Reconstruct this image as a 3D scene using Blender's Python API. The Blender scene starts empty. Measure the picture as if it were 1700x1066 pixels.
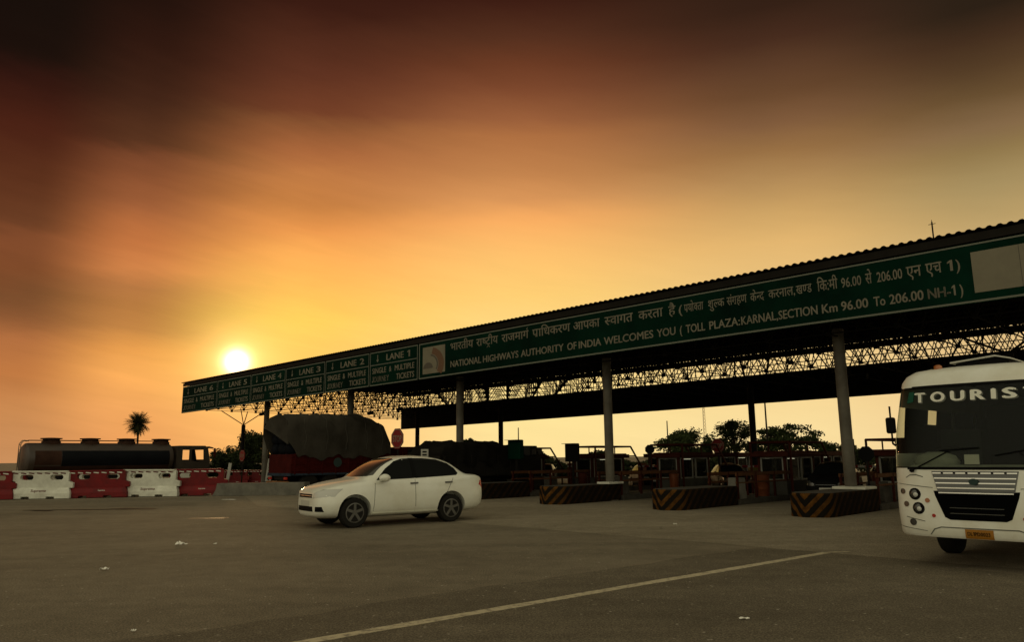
import bpy, bmesh, math, random
from math import radians, degrees, sin, cos, atan, atan2, pi, sqrt, asin
from mathutils import Vector, Matrix
from mathutils.bvhtree import BVHTree
import numpy as np
random.seed(7)
scene = bpy.context.scene
COL = scene.collection

# ------------------------------------------------------------------ camera
F, CX, CY, EYE = 1260.0, 850.0, 533.0, 1.7          # focal length in photo pixels (1700 wide), eye height
TILT, ROLL = atan((760 - 533) / F), radians(0.6)
cam_d = bpy.data.cameras.new('camera'); cam = bpy.data.objects.new('camera', cam_d); COL.objects.link(cam)
cam_d.sensor_fit = 'HORIZONTAL'; cam_d.sensor_width = 36; cam_d.lens = 36 * F / 1700
cam_d.clip_start = 0.1; cam_d.clip_end = 6000
_f = Vector((0, cos(TILT), sin(TILT))); _r0 = Vector((1, 0, 0)); _u0 = Vector((0, -sin(TILT), cos(TILT)))
_r = _r0 * cos(ROLL) - _u0 * sin(ROLL); _u = _r0 * sin(ROLL) + _u0 * cos(ROLL)
_m = Matrix((_r, _u, -_f)).transposed().to_4x4(); _m.translation = Vector((0, 0, EYE))
cam.matrix_world = _m
scene.camera = cam

def ray(px, py):
    return _f + _r * ((px - CX) / F) + _u * ((CY - py) / F)
def ground(px, py, z=0.0):                            # photo pixel -> point on the level z
    d = ray(px, py); return Vector((0, 0, EYE)) + d * ((z - EYE) / d.z)
def aty(px, py, y):                                   # photo pixel -> point at the depth y
    d = ray(px, py); return Vector((0, 0, EYE)) + d * (y / d.y)

# ------------------------------------------------------------------ world
def lin(c):
    return tuple(((v / 255) / 12.92 if v / 255 <= 0.04045 else ((v / 255 + 0.055) / 1.055) ** 2.4) for v in c)
SUN_DIR = ray(393, 601).normalized()
SUN_EL = asin(SUN_DIR.z); SUN_AZ = atan2(SUN_DIR.x, SUN_DIR.y)
SKY = {  # sunset sky colours: column -> (row, colour)
    50:   [(-400, (30, 16, 11)), (0, (21, 11, 7)), (85, (24, 11, 7)), (130, (47, 18, 12)), (220, (72, 30, 18)), (300, (88, 44, 25)), (370, (104, 58, 34)), (395, (128, 72, 42)), (440, (122, 69, 39)), (490, (118, 72, 42)), (520, (134, 82, 48)), (565, (176, 108, 62)), (620, (188, 117, 64)), (680, (200, 135, 80)), (790, (203, 145, 95))],
    230:  [(-400, (35, 20, 13)), (0, (33, 15, 9)), (80, (46, 21, 13)), (150, (62, 32, 20)), (240, (86, 48, 29)), (256, (118, 66, 40)), (300, (136, 77, 46)), (345, (160, 93, 55)), (400, (192, 112, 62)), (440, (206, 126, 71)), (475, (180, 114, 65)), (510, (178, 115, 62)), (540, (190, 125, 67)), (580, (231, 154, 78)), (620, (246, 168, 89)), (680, (238, 162, 93)), (790, (230, 154, 93))],
    510:  [(-400, (42, 26, 18)), (0, (56, 25, 16)), (60, (77, 39, 25)), (120, (93, 48, 31)), (180, (112, 60, 37)), (200, (132, 79, 46)), (250, (171, 103, 59)), (300, (193, 122, 67)), (335, (197, 125, 65)), (380, (235, 151, 78)), (430, (254, 174, 88)), (480, (255, 189, 91)), (530, (255, 205, 93)), (620, (255, 197, 103)), (700, (254, 187, 109)), (790, (252, 189, 111))],
    850:  [(-400, (45, 30, 22)), (0, (60, 28, 18)), (60, (83, 46, 29)), (110, (106, 58, 35)), (150, (124, 71, 44)), (200, (154, 95, 58)), (225, (175, 112, 65)), (290, (195, 131, 77)), (330, (218, 150, 89)), (365, (250, 174, 98)), (420, (255, 193, 109)), (490, (255, 207, 116)), (560, (255, 217, 132)), (700, (255, 228, 154)), (790, (255, 224, 154))],
    1300: [(-400, (45, 34, 24)), (0, (52, 32, 21)), (60, (70, 43, 29)), (110, (92, 61, 40)), (150, (104, 71, 45)), (200, (128, 91, 60)), (250, (152, 112, 68)), (300, (180, 140, 88)), (350, (204, 162, 100)), (400, (226, 181, 112)), (520, (240, 203, 134)), (620, (246, 212, 145)), (720, (250, 222, 158)), (790, (248, 217, 153))],
    1670: [(-400, (48, 38, 28)), (0, (44, 32, 21)), (50, (66, 45, 29)), (100, (84, 61, 38)), (150, (104, 79, 49)), (200, (132, 104, 71)), (240, (144, 119, 75)), (300, (168, 144, 96)), (350, (184, 156, 103)), (400, (204, 173, 116)), (520, (220, 187, 128)), (620, (232, 195, 138)), (720, (238, 201, 148)), (790, (238, 199, 147))],
}
world = bpy.data.worlds.new('World'); scene.world = world; world.use_nodes = True
nt = world.node_tree; nt.nodes.clear()
def N(t, **kw):
    n = nt.nodes.new(t)
    for k, v in kw.items(): setattr(n, k, v)
    return n
def L(a, b): nt.links.new(a, b)
def M(op, a, b=None, c=None, clamp=False):
    n = N('ShaderNodeMath', operation=op, use_clamp=clamp)
    for i, v in enumerate((a, b, c)):
        if v is None: continue
        if isinstance(v, (int, float)): n.inputs[i].default_value = v
        else: L(v, n.inputs[i])
    return n.outputs[0]
def MR(v, a, b, c=0.0, d=1.0, t='SMOOTHSTEP'):
    n = N('ShaderNodeMapRange', interpolation_type=t)
    L(v, n.inputs[0]); n.inputs[1].default_value = a; n.inputs[2].default_value = b; n.inputs[3].default_value = c; n.inputs[4].default_value = d
    return n.outputs[0]
def MIX(f, a, b, mode='MIX'):
    n = N('ShaderNodeMix', data_type='RGBA', blend_type=mode, clamp_factor=True)
    if isinstance(f, (int, float)): n.inputs[0].default_value = f
    else: L(f, n.inputs[0])
    for i, v in ((6, a), (7, b)):
        if isinstance(v, tuple): n.inputs[i].default_value = (*v, 1)
        else: L(v, n.inputs[i])
    return n.outputs[2]
def NOISE(vec, scale, detail=4, rough=0.55, dist=0.0):
    n = N('ShaderNodeTexNoise'); L(vec, n.inputs['Vector']); n.inputs['Scale'].default_value = scale
    n.inputs['Detail'].default_value = detail; n.inputs['Roughness'].default_value = rough; n.inputs['Distortion'].default_value = dist
    return n.outputs[0]
tc = N('ShaderNodeTexCoord'); D = tc.outputs['Generated']
sep = N('ShaderNodeSeparateXYZ'); L(D, sep.inputs[0])
az = M('MULTIPLY', M('ARCTAN2', sep.outputs[0], sep.outputs[1]), 180 / pi)
el = M('MULTIPLY', M('ARCSINE', sep.outputs[2]), 180 / pi)
# streaky high cloud: coordinates in (azimuth, elevation) sheared so that the streaks fan out from low left
com = N('ShaderNodeCombineXYZ'); L(M('MULTIPLY', az, 0.035), com.inputs[0])
L(M('ADD', M('MULTIPLY', el, 0.15), M('MULTIPLY', az, -0.022)), com.inputs[1])
n1 = NOISE(com.outputs[0], 1.35, 6, 0.55, 0.35)
com2 = N('ShaderNodeCombineXYZ'); L(M('MULTIPLY', az, 0.05), com2.inputs[0])
L(M('ADD', M('MULTIPLY', el, 0.33), M('MULTIPLY', az, 0.11)), com2.inputs[1]); com2.inputs[2].default_value = 3.7
n2 = NOISE(com2.outputs[0], 1.6, 5, 0.55, 0.2)
leftw = MR(az, 8, -30, 0.35, 1.0)
warp = M('MULTIPLY', M('ADD', M('SUBTRACT', n1, 0.5), M('MULTIPLY', M('SUBTRACT', n2, 0.5), 0.6)), M('MULTIPLY', leftw, 2.6))
elw = M('ADD', el, M('MULTIPLY', warp, MR(el, 1, 9, 0.0, 1.0)))
fac = M('MULTIPLY', M('ADD', elw, 5.0), 1 / 95.0, clamp=True)
def ramp(stops, interp='LINEAR'):
    n = N('ShaderNodeValToRGB'); r = n.color_ramp; r.interpolation = interp
    while len(r.elements) > 1: r.elements.remove(r.elements[-1])
    stops = sorted(stops, key=lambda s: s[0])
    r.elements[0].position = stops[0][0]; r.elements[0].color = (*stops[0][1], 1)
    for p, c in stops[1:]:
        e = r.elements.new(p); e.color = (*c, 1)
    return n
ZEN = (0.34, 0.31, 0.21)                              # clear light sky overhead, above the dark cloud bank
cols = []
for px, rows in sorted(SKY.items()):
    st = [(0.0, lin(rows[-1][1])), (62 / 95, tuple(v * .8 for v in ZEN)), (85 / 95, ZEN)]
    for py, c in rows:
        e = degrees(asin(ray(px, py).normalized().z)); st.append(((e + 5) / 95, lin(c)))
    n = ramp(st); L(fac, n.inputs[0])
    d = ray(px, 400); cols.append((degrees(atan2(d.x, d.y)), n.outputs[0]))
front = cols[0][1]
for (a0, _), (a1, c1) in zip(cols, cols[1:]):
    front = MIX(MR(az, a0, a1), front, c1)
# the clear pale sky behind the viewer, which lights everything that faces the camera
BK = 1.30
back = ramp([(0.0, (0.50 * BK, 0.45 * BK, 0.30 * BK)), (5 / 95, (0.62 * BK, 0.565 * BK, 0.39 * BK)), (30 / 95, (0.66 * BK, 0.61 * BK, 0.43 * BK)), (60 / 95, (0.42 * BK, 0.385 * BK, 0.27 * BK)), (85 / 95, ZEN)], 'LINEAR')
L(M('MULTIPLY', M('ADD', el, 5.0), 1 / 95.0, clamp=True), back.inputs[0])
absaz = M('ABSOLUTE', az)
skycol = MIX(MR(absaz, 55, 120), front, back.outputs[0])
# light cloud mottling and the long grey bank to the left of the sun
mot = M('MULTIPLY_ADD', M('SUBTRACT', n2, 0.5), M('MULTIPLY', leftw, 0.10), 1.0)
band_c = M('ADD', M('MULTIPLY', M('ADD', az, 33.0), -0.20), 12.3)
bd = M('DIVIDE', M('SUBTRACT', M('ADD', el, M('MULTIPLY', M('SUBTRACT', n1, 0.5), 3.0)), band_c), 1.9)
band = M('MULTIPLY', M('EXPONENT', M('MULTIPLY', M('MULTIPLY', bd, bd), -1.0)), MR(az, -17, -29))
mot = M('MULTIPLY', mot, M('SUBTRACT', 1.0, M('MULTIPLY', band, 0.0)))
com3 = N('ShaderNodeCombineXYZ'); L(M('MULTIPLY', az, 0.06), com3.inputs[0])
L(M('ADD', M('MULTIPLY', el, 0.50), M('MULTIPLY', az, 0.085)), com3.inputs[1]); com3.inputs[2].default_value = 9.1
n3 = NOISE(com3.outputs[0], 2.1, 8, 0.62, 0.45)
mot = M('MULTIPLY', mot, M('MULTIPLY_ADD', M('SUBTRACT', n3, 0.5), M('MULTIPLY', leftw, 0.24), 1.0))
mm = N('ShaderNodeCombineColor'); [L(mot, mm.inputs[i]) for i in range(3)]
skycol = MIX(1.0, skycol, mm.outputs[0], 'MULTIPLY')
# the sun and its glare in the haze
dp = N('ShaderNodeVectorMath', operation='DOT_PRODUCT'); L(D, dp.inputs[0]); dp.inputs[1].default_value = SUN_DIR
ang = M('MULTIPLY', M('ARCCOSINE', M('MINIMUM', dp.outputs['Value'], 1.0)), 180 / pi)
def gl(width, power): return M('EXPONENT', M('MULTIPLY', M('POWER', M('DIVIDE', ang, width), power), -1.0))
def ADDC(base, fac_, c):
    v = N('ShaderNodeVectorMath', operation='SCALE'); v.inputs[0].default_value = c; L(fac_, v.inputs['Scale'])
    a = N('ShaderNodeVectorMath', operation='ADD'); L(base, a.inputs[0]); L(v.outputs[0], a.inputs[1]); return a.outputs[0]
skycol = ADDC(skycol, gl(0.50, 1.5), (9.0, 7.2, 4.6))
skycol = ADDC(skycol, gl(1.6, 1.3), (1.0, 0.62, 0.26))
skycol = ADDC(skycol, gl(5.0, 1.2), (0.10, 0.10, 0.0))
skyt = N('ShaderNodeTexSky', sky_type='NISHITA', sun_disc=False, sun_elevation=SUN_EL, sun_rotation=SUN_AZ, dust_density=6.0)
bg = N('ShaderNodeBackground'); L(skycol, bg.inputs[0]); bg.inputs[1].default_value = 1.0
bg2 = N('ShaderNodeBackground'); L(skyt.outputs[0], bg2.inputs[0]); bg2.inputs[1].default_value = 0.0003
add = N('ShaderNodeAddShader'); L(bg.outputs[0], add.inputs[0]); L(bg2.outputs[0], add.inputs[1])
wo = N('ShaderNodeOutputWorld'); L(add.outputs[0], wo.inputs[0])

sun_d = bpy.data.lights.new('sun', 'SUN'); sun_d.energy = 0.45; sun_d.angle = radians(4); sun_d.color = (1.0, 0.62, 0.28)
sun = bpy.data.objects.new('sun', sun_d); COL.objects.link(sun)
sun.rotation_euler = SUN_DIR.to_track_quat('Z', 'Y').to_euler()

scene.view_settings.view_transform = 'Standard'; scene.view_settings.look = 'None'
scene.view_settings.exposure = 0.0; scene.view_settings.gamma = 1.0
scene.cycles.max_bounces = 6; scene.cycles.transparent_max_bounces = 16

# ------------------------------------------------------------------ materials
MATS = {}
def mat(name, col, rough=0.6, metal=0.0, spec=0.5, coat=0.0, var=0.0, vscale=3.0, bump=0.0, bscale=40.0, emit=None, dirt=None):
    m = bpy.data.materials.new(name); m.use_nodes = True; t = m.node_tree; b = t.nodes['Principled BSDF']
    if not coat and not metal: spec = 0.04 if max(col) < 0.06 else min(spec, 0.18)
    b.inputs['Base Color'].default_value = (*col, 1); b.inputs['Roughness'].default_value = rough; b.inputs['Metallic'].default_value = metal
    b.inputs['Specular IOR Level'].default_value = spec; b.inputs['Coat Weight'].default_value = coat; b.inputs['Coat Roughness'].default_value = 0.06
    if emit: b.inputs['Emission Color'].default_value = (*emit[0], 1); b.inputs['Emission Strength'].default_value = emit[1]
    if var or bump:
        tc = t.nodes.new('ShaderNodeTexCoord')
    if var:
        n = t.nodes.new('ShaderNodeTexNoise'); n.noise_dimensions = '4D'; n.inputs['Scale'].default_value = vscale; n.inputs['Detail'].default_value = 6; n.inputs['Roughness'].default_value = 0.65
        oi = t.nodes.new('ShaderNodeObjectInfo'); om = t.nodes.new('ShaderNodeMath'); om.operation = 'MULTIPLY'; om.inputs[1].default_value = 37.0
        t.links.new(oi.outputs['Random'], om.inputs[0]); t.links.new(om.outputs[0], n.inputs['W']); t.links.new(tc.outputs['Object'], n.inputs['Vector'])
        r = t.nodes.new('ShaderNodeValToRGB'); d = dirt or tuple(c * (1 - var) for c in col)
        r.color_ramp.elements[0].position = 0.32; r.color_ramp.elements[0].color = (*d, 1)
        r.color_ramp.elements[1].position = 0.68; r.color_ramp.elements[1].color = (*[min(1, c * (1 + var * 0.35)) for c in col], 1)
        t.links.new(n.outputs[0], r.inputs[0]); t.links.new(r.outputs[0], b.inputs['Base Color'])
    if bump:
        n = t.nodes.new('ShaderNodeTexNoise'); n.inputs['Scale'].default_value = bscale; n.inputs['Detail'].default_value = 5
        t.links.new(tc.outputs['Object'], n.inputs['Vector'])
        bp = t.nodes.new('ShaderNodeBump'); bp.inputs['Strength'].default_value = bump; bp.inputs['Distance'].default_value = 0.02
        t.links.new(n.outputs[0], bp.inputs['Height']); t.links.new(bp.outputs[0], b.inputs['Normal'])
    MATS[name] = m; return m

mat('white_paint', (0.71, 0.72, 0.635), 0.32, coat=0.6, var=0.10, vscale=1.3, dirt=(0.60, 0.58, 0.47))
mat('bus_paint', (0.72, 0.735, 0.66), 0.38, coat=0.35, var=0.12, vscale=1.6, dirt=(0.60, 0.58, 0.46))
mat('dark_glass', (0.006, 0.0065, 0.006), 0.05)
mat('black_plastic', (0.0055, 0.0055, 0.0055), 0.55)
mat('rubber', (0.016, 0.015, 0.013), 0.9)
mat('alloy', (0.095, 0.09, 0.076), 0.5, metal=0.25)
mat('windscreen_glass', (0.035, 0.034, 0.026), 0.12, spec=0.6, coat=0.5)
mat('chrome', (0.55, 0.54, 0.50), 0.22, metal=1.0)
mat('lamp_glass', (0.45, 0.45, 0.40), 0.12, coat=0.8)
mat('lamp_dark', (0.0385, 0.0385, 0.0330), 0.25, coat=0.6)
mat('red_lens', (0.35, 0.02, 0.012), 0.25, coat=0.5)
mat('orange_lens', (0.3025, 0.0880, 0.0110), 0.3, coat=0.4)
mat('plate_yellow', (0.3025, 0.1320, 0.0165), 0.5, var=0.15, vscale=8)
mat('plate_white', (0.45, 0.44, 0.38), 0.5)
mat('void_black', (0.002, 0.002, 0.002), 1.0, spec=0.0)
mat('ink', (0.0066, 0.0055, 0.0044), 0.7)
mat('sign_green', (0.0012, 0.0165, 0.0092), 0.8, spec=0.0, var=0.55, vscale=0.55)
mat('sign_letter', (0.1650, 0.1513, 0.1128), 0.75, spec=0.1, var=0.25, vscale=1.5)
mat('sign_line', (0.1320, 0.1375, 0.1100), 0.7, spec=0.1)
mat('sign_blank', (0.1815, 0.1650, 0.1183), 0.75, spec=0.1, var=0.2, vscale=0.9)
mat('emblem_orange', (0.1210, 0.0660, 0.0385), 0.7)
mat('emblem_grey', (0.0825, 0.0715, 0.0550), 0.7)
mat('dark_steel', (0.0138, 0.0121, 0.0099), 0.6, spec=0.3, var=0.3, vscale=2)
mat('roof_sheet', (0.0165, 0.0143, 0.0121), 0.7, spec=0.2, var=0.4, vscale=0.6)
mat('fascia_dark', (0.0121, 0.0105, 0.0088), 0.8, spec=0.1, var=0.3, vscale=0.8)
mat('galv_steel', (0.1210, 0.1128, 0.0880), 0.55, var=0.25, vscale=1.2, dirt=(0.0660, 0.0550, 0.0413))
mat('maroon_steel', (0.0413, 0.0099, 0.0055), 0.6, var=0.3, vscale=3)
mat('concrete', (0.1430, 0.1348, 0.1100), 0.9, spec=0.2, var=0.35, vscale=2.5, bump=0.4, bscale=30)
mat('old_concrete', (0.0600, 0.0540, 0.0430), 0.9, spec=0.2, var=0.4, vscale=3, bump=0.4, bscale=25)
mat('alu_white', (0.1980, 0.1925, 0.1650), 0.5, var=0.15, vscale=3)
mat('booth_panel', (0.0550, 0.0530, 0.0440), 0.7, var=0.25, vscale=2)
mat('booth_glass_tint', (0.0110, 0.0121, 0.0110), 0.05)
mat('plastic_red', (0.1540, 0.0055, 0.0066), 0.5, var=0.25, vscale=2.2, dirt=(0.0825, 0.0066, 0.0066))
mat('plastic_white', (0.62, 0.625, 0.53), 0.5, var=0.18, vscale=1.6, dirt=(0.42, 0.41, 0.34))
mat('plastic_dash', (0.0880, 0.0110, 0.0099), 0.6)
mat('bin_orange', (0.115, 0.030, 0.008), 0.55, var=0.25, vscale=5)
mat('drum_yellow', (0.1210, 0.0880, 0.0110), 0.6, var=0.25, vscale=5)
mat('stop_red', (0.1650, 0.0088, 0.0088), 0.5, var=0.15, vscale=6)
mat('sign_white', (0.3025, 0.2970, 0.2585), 0.6)
mat('tank_steel', (0.0480, 0.0320, 0.0220), 0.5, metal=0.12, var=0.35, vscale=0.9, dirt=(0.0248, 0.0165, 0.0121))
mat('tank_band', (0.006, 0.0065, 0.008), 0.5, var=0.3, vscale=1.5)
mat('tank_rust', (0.0420, 0.0210, 0.0140), 0.7, var=0.4, vscale=1.5)
mat('cab_paint', (0.0420, 0.0340, 0.0260), 0.5, var=0.25, vscale=2)
mat('tarp', (0.0440, 0.0390, 0.0310), 0.85, spec=0.15, var=0.45, vscale=0.9, bump=0.6, bscale=6)
mat('tarp_dark', (0.0085, 0.0075, 0.0060), 0.9, spec=0.1, var=0.4, vscale=1.2, bump=0.6, bscale=6)
mat('sack_blue', (0.0070, 0.0080, 0.0110), 0.8, var=0.5, vscale=1.5, bump=0.5, bscale=8)
mat('truck_red', (0.0450, 0.0050, 0.0038), 0.6, var=0.4, vscale=2.5)
mat('truck_blue', (0.0275, 0.0385, 0.0550), 0.5, var=0.4, vscale=4)
mat('truck_orange', (0.2310, 0.0990, 0.0330), 0.6, var=0.35, vscale=6)
mat('truck_orange_dull', (0.085, 0.032, 0.010), 0.75, var=0.4, vscale=4)
mat('emblem_teal', (0.0300, 0.0480, 0.0450), 0.6)
mat('bark', (0.035, 0.025, 0.016), 0.9, var=0.4, vscale=4)
mat('leaf', (0.030, 0.040, 0.014), 0.7, spec=0.2, var=0.5, vscale=0.8)
mat('leaf_dark', (0.020, 0.026, 0.010), 0.75, spec=0.2, var=0.5, vscale=0.8)
mat('palm_leaf', (0.028, 0.030, 0.012), 0.7, spec=0.2)
mat('paper', (0.70, 0.68, 0.60), 0.8)
mat('pale_wall', (0.2310, 0.2090, 0.1540), 0.9, var=0.2, vscale=0.6)
mat('car_silver', (0.035, 0.034, 0.030), 0.6, spec=0.0)
mat('car_black', (0.006, 0.006, 0.0055), 0.6, spec=0.0)
mat('car_maroon', (0.020, 0.0044, 0.0044), 0.6, spec=0.0)
mat('mirror_face', (0.3, 0.3, 0.28), 0.05, metal=1.0)
mat('dash_grey', (0.20, 0.21, 0.17), 0.7, var=0.25, vscale=3)
mat('interior', (0.0066, 0.0066, 0.0060), 0.8)
mat('seat_cloth', (0.0193, 0.0220, 0.0198), 0.9, var=0.3, vscale=5)
mat('lamp_lit', (0.9, 0.9, 0.8), 0.5, emit=((1.0, 0.93, 0.75), 4.0))
mat('letter_white', (0.70, 0.70, 0.60), 0.5)
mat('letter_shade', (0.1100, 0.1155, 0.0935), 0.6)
mat('green_sticker', (0.0055, 0.0660, 0.0385), 0.6)

def glass_mat(name, tint, gloss_rough=0.03, solid=0.0, solid_col=(0.05, 0.06, 0.05), ior=1.45):
    m = bpy.data.materials.new(name); m.use_nodes = True; t = m.node_tree; t.nodes.clear()
    o = t.nodes.new('ShaderNodeOutputMaterial'); tr = t.nodes.new('ShaderNodeBsdfTransparent'); tr.inputs[0].default_value = (*tint, 1)
    g = t.nodes.new('ShaderNodeBsdfGlossy'); g.inputs['Roughness'].default_value = gloss_rough
    lw = t.nodes.new('ShaderNodeLayerWeight'); pw = t.nodes.new('ShaderNodeMath'); pw.operation = 'POWER'; pw.inputs[1].default_value = 5.0; t.links.new(lw.outputs['Facing'], pw.inputs[0])
    f0 = ((ior - 1) / (ior + 1)) ** 2; fr = t.nodes.new('ShaderNodeMath'); fr.operation = 'MULTIPLY_ADD'; fr.inputs[1].default_value = 1 - f0; fr.inputs[2].default_value = f0; t.links.new(pw.outputs[0], fr.inputs[0])
    lw.inputs['Blend'].default_value = 0.5
    df = t.nodes.new('ShaderNodeBsdfDiffuse'); df.inputs[0].default_value = (*solid_col, 1)
    m0 = t.nodes.new('ShaderNodeMixShader'); m0.inputs[0].default_value = solid
    t.links.new(tr.outputs[0], m0.inputs[1]); t.links.new(df.outputs[0], m0.inputs[2])
    m1 = t.nodes.new('ShaderNodeMixShader'); t.links.new(fr.outputs[0], m1.inputs[0]); t.links.new(m0.outputs[0], m1.inputs[1]); t.links.new(g.outputs[0], m1.inputs[2])
    t.links.new(m1.outputs[0], o.inputs[0]); MATS[name] = m; return m
glass_mat('bus_glass', (0.72, 0.76, 0.68), solid=0.06, solid_col=(0.09, 0.105, 0.08), ior=1.22)
glass_mat('side_glass', (0.80, 0.80, 0.75))
glass_mat('booth_glass', (0.50, 0.51, 0.46), solid=0.12, solid_col=(0.03, 0.03, 0.025), ior=1.25)

ASPH = {}
def road_material():
    m = bpy.data.materials.new('asphalt'); m.use_nodes = True; t = m.node_tree; b = t.nodes['Principled BSDF']
    b.inputs['Roughness'].default_value = 0.92; b.inputs['Specular IOR Level'].default_value = 0.12
    tc = t.nodes.new('ShaderNodeTexCoord')
    def noise(s, d=5, r=0.6, vec=None):
        n = t.nodes.new('ShaderNodeTexNoise'); n.inputs['Scale'].default_value = s; n.inputs['Detail'].default_value = d; n.inputs['Roughness'].default_value = r
        t.links.new(vec or tc.outputs['Object'], n.inputs['Vector']); return n.outputs[0]
    def rmp(v, stops):
        n = t.nodes.new('ShaderNodeValToRGB'); e = n.color_ramp.elements
        while len(e) > 1: e.remove(e[-1])
        e[0].position = stops[0][0]; e[0].color = (*stops[0][1], 1)
        for p, c in stops[1:]: x = e.new(p); x.color = (*c, 1)
        t.links.new(v, n.inputs[0]); return n.outputs[0]
    def mix(f, a, c, mode='MIX'):
        n = t.nodes.new('ShaderNodeMix'); n.data_type = 'RGBA'; n.blend_type = mode
        if isinstance(f, float): n.inputs[0].default_value = f
        else: t.links.new(f, n.inputs[0])
        for i, v in ((6, a), (7, c)):
            if isinstance(v, tuple): n.inputs[i].default_value = (*v, 1)
            else: t.links.new(v, n.inputs[i])
        return n.outputs[2]
    base = rmp(noise(0.22, 7, 0.62), [(0.30, (0.148, 0.124, 0.086)), (0.5, (0.181, 0.152, 0.106)), (0.72, (0.214, 0.181, 0.127))])
    # long tyre-worn streaks along the traffic direction
    mp = t.nodes.new('ShaderNodeMapping'); mp.inputs['Rotation'].default_value = (0, 0, radians(-32)); mp.inputs['Scale'].default_value = (0.05, 0.9, 1)
    t.links.new(tc.outputs['Object'], mp.inputs[0])
    st = rmp(noise(1.0, 5, 0.6, mp.outputs[0]), [(0.36, (0.74,) * 3), (0.62, (1.10,) * 3)])
    base = mix(0.45, base, st, 'MULTIPLY')
    base = mix(0.55, base, rmp(noise(2.3, 6, 0.7), [(0.35, (0.72,) * 3), (0.65, (1.15,) * 3)]), 'MULTIPLY')
    base = mix(0.9, base, rmp(noise(48, 3, 0.7), [(0.36, (0.42,) * 3), (0.52, (1.0,) * 3), (0.68, (1.75,) * 3)]), 'MULTIPLY')
    v = t.nodes.new('ShaderNodeTexVoronoi'); v.inputs['Scale'].default_value = 11; t.links.new(tc.outputs['Object'], v.inputs['Vector'])
    sp = rmp(v.outputs['Distance'], [(0.12, (1,) * 3), (0.22, (0,) * 3)])
    vn = rmp(noise(7, 2), [(0.56, (0,) * 3), (0.64, (1,) * 3)])
    spk = t.nodes.new('ShaderNodeMath'); spk.operation = 'MULTIPLY'; t.links.new(sp, spk.inputs[0]); t.links.new(vn, spk.inputs[1])
    base = mix(spk.outputs[0], base, (0.42, 0.38, 0.30))
    # cracks
    v2 = t.nodes.new('ShaderNodeTexVoronoi'); v2.feature = 'DISTANCE_TO_EDGE'; v2.inputs['Scale'].default_value = 0.28
    wv = t.nodes.new('ShaderNodeVectorMath'); wv.operation = 'ADD'
    nz = t.nodes.new('ShaderNodeTexNoise'); nz.inputs['Scale'].default_value = 1.2; nz.inputs['Detail'].default_value = 5; t.links.new(tc.outputs['Object'], nz.inputs['Vector'])
    t.links.new(tc.outputs['Object'], wv.inputs[0]); t.links.new(nz.outputs['Color'], wv.inputs[1]); t.links.new(wv.outputs[0], v2.inputs['Vector'])
    ck = rmp(v2.outputs['Distance'], [(0.002, (0.8,) * 3), (0.006, (0.0,) * 3)])
    cm = rmp(noise(0.3, 2), [(0.60, (0,) * 3), (0.68, (0.8,) * 3)])
    cx = t.nodes.new('ShaderNodeMath'); cx.operation = 'MULTIPLY'; t.links.new(ck, cx.inputs[0]); t.links.new(cm, cx.inputs[1])
    base = mix(cx.outputs[0], base, (0.028, 0.024, 0.018))
    t.links.new(base, b.inputs['Base Color'])
    bp = t.nodes.new('ShaderNodeBump'); bp.inputs['Strength'].default_value = 0.55; bp.inputs['Distance'].default_value = 0.012
    t.links.new(noise(55, 4, 0.7), bp.inputs['Height']); t.links.new(bp.outputs[0], b.inputs['Normal'])
    MATS['asphalt'] = m
    c = m.copy(); c.name = 'plaza_concrete'; MATS['plaza_concrete'] = c
    for n in c.node_tree.nodes:
        if n.type == 'VALTORGB' and len(n.color_ramp.elements) == 3 and abs(n.color_ramp.elements[1].color[0] - 0.181) < 1e-3:
            for e, k in zip(n.color_ramp.elements, ((0.185, 0.155, 0.106), (0.232, 0.197, 0.138), (0.275, 0.236, 0.168))): e.color = (*k, 1)
road_material()
def scaled_asphalt(name, k):
    c = MATS['asphalt'].copy(); c.name = name; MATS[name] = c
    for n in c.node_tree.nodes:
        if n.type == 'VALTORGB' and len(n.color_ramp.elements) == 3 and abs(n.color_ramp.elements[1].color[0] - 0.181) < 1e-3:
            for e in n.color_ramp.elements: e.color = (*[v * k for v in e.color[:3]], 1)
scaled_asphalt('newer_asphalt', 0.77)
def worn_paint():
    m = bpy.data.materials.new('road_paint'); m.use_nodes = True; t = m.node_tree; b = t.nodes['Principled BSDF']; b.inputs['Roughness'].default_value = 0.8; b.inputs['Specular IOR Level'].default_value = 0.15
    tc = t.nodes.new('ShaderNodeTexCoord'); n = t.nodes.new('ShaderNodeTexNoise'); n.inputs['Scale'].default_value = 9; n.inputs['Detail'].default_value = 8; n.inputs['Roughness'].default_value = 0.75
    t.links.new(tc.outputs['Object'], n.inputs[0]); r = t.nodes.new('ShaderNodeValToRGB'); e = r.color_ramp.elements
    e[0].position = 0.36; e[0].color = (0.18, 0.155, 0.115, 1); e[1].position = 0.52; e[1].color = (0.47, 0.405, 0.27, 1)
    t.links.new(n.outputs[0], r.inputs[0]); t.links.new(r.outputs[0], b.inputs['Base Color']); MATS['road_paint'] = m
worn_paint()
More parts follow.
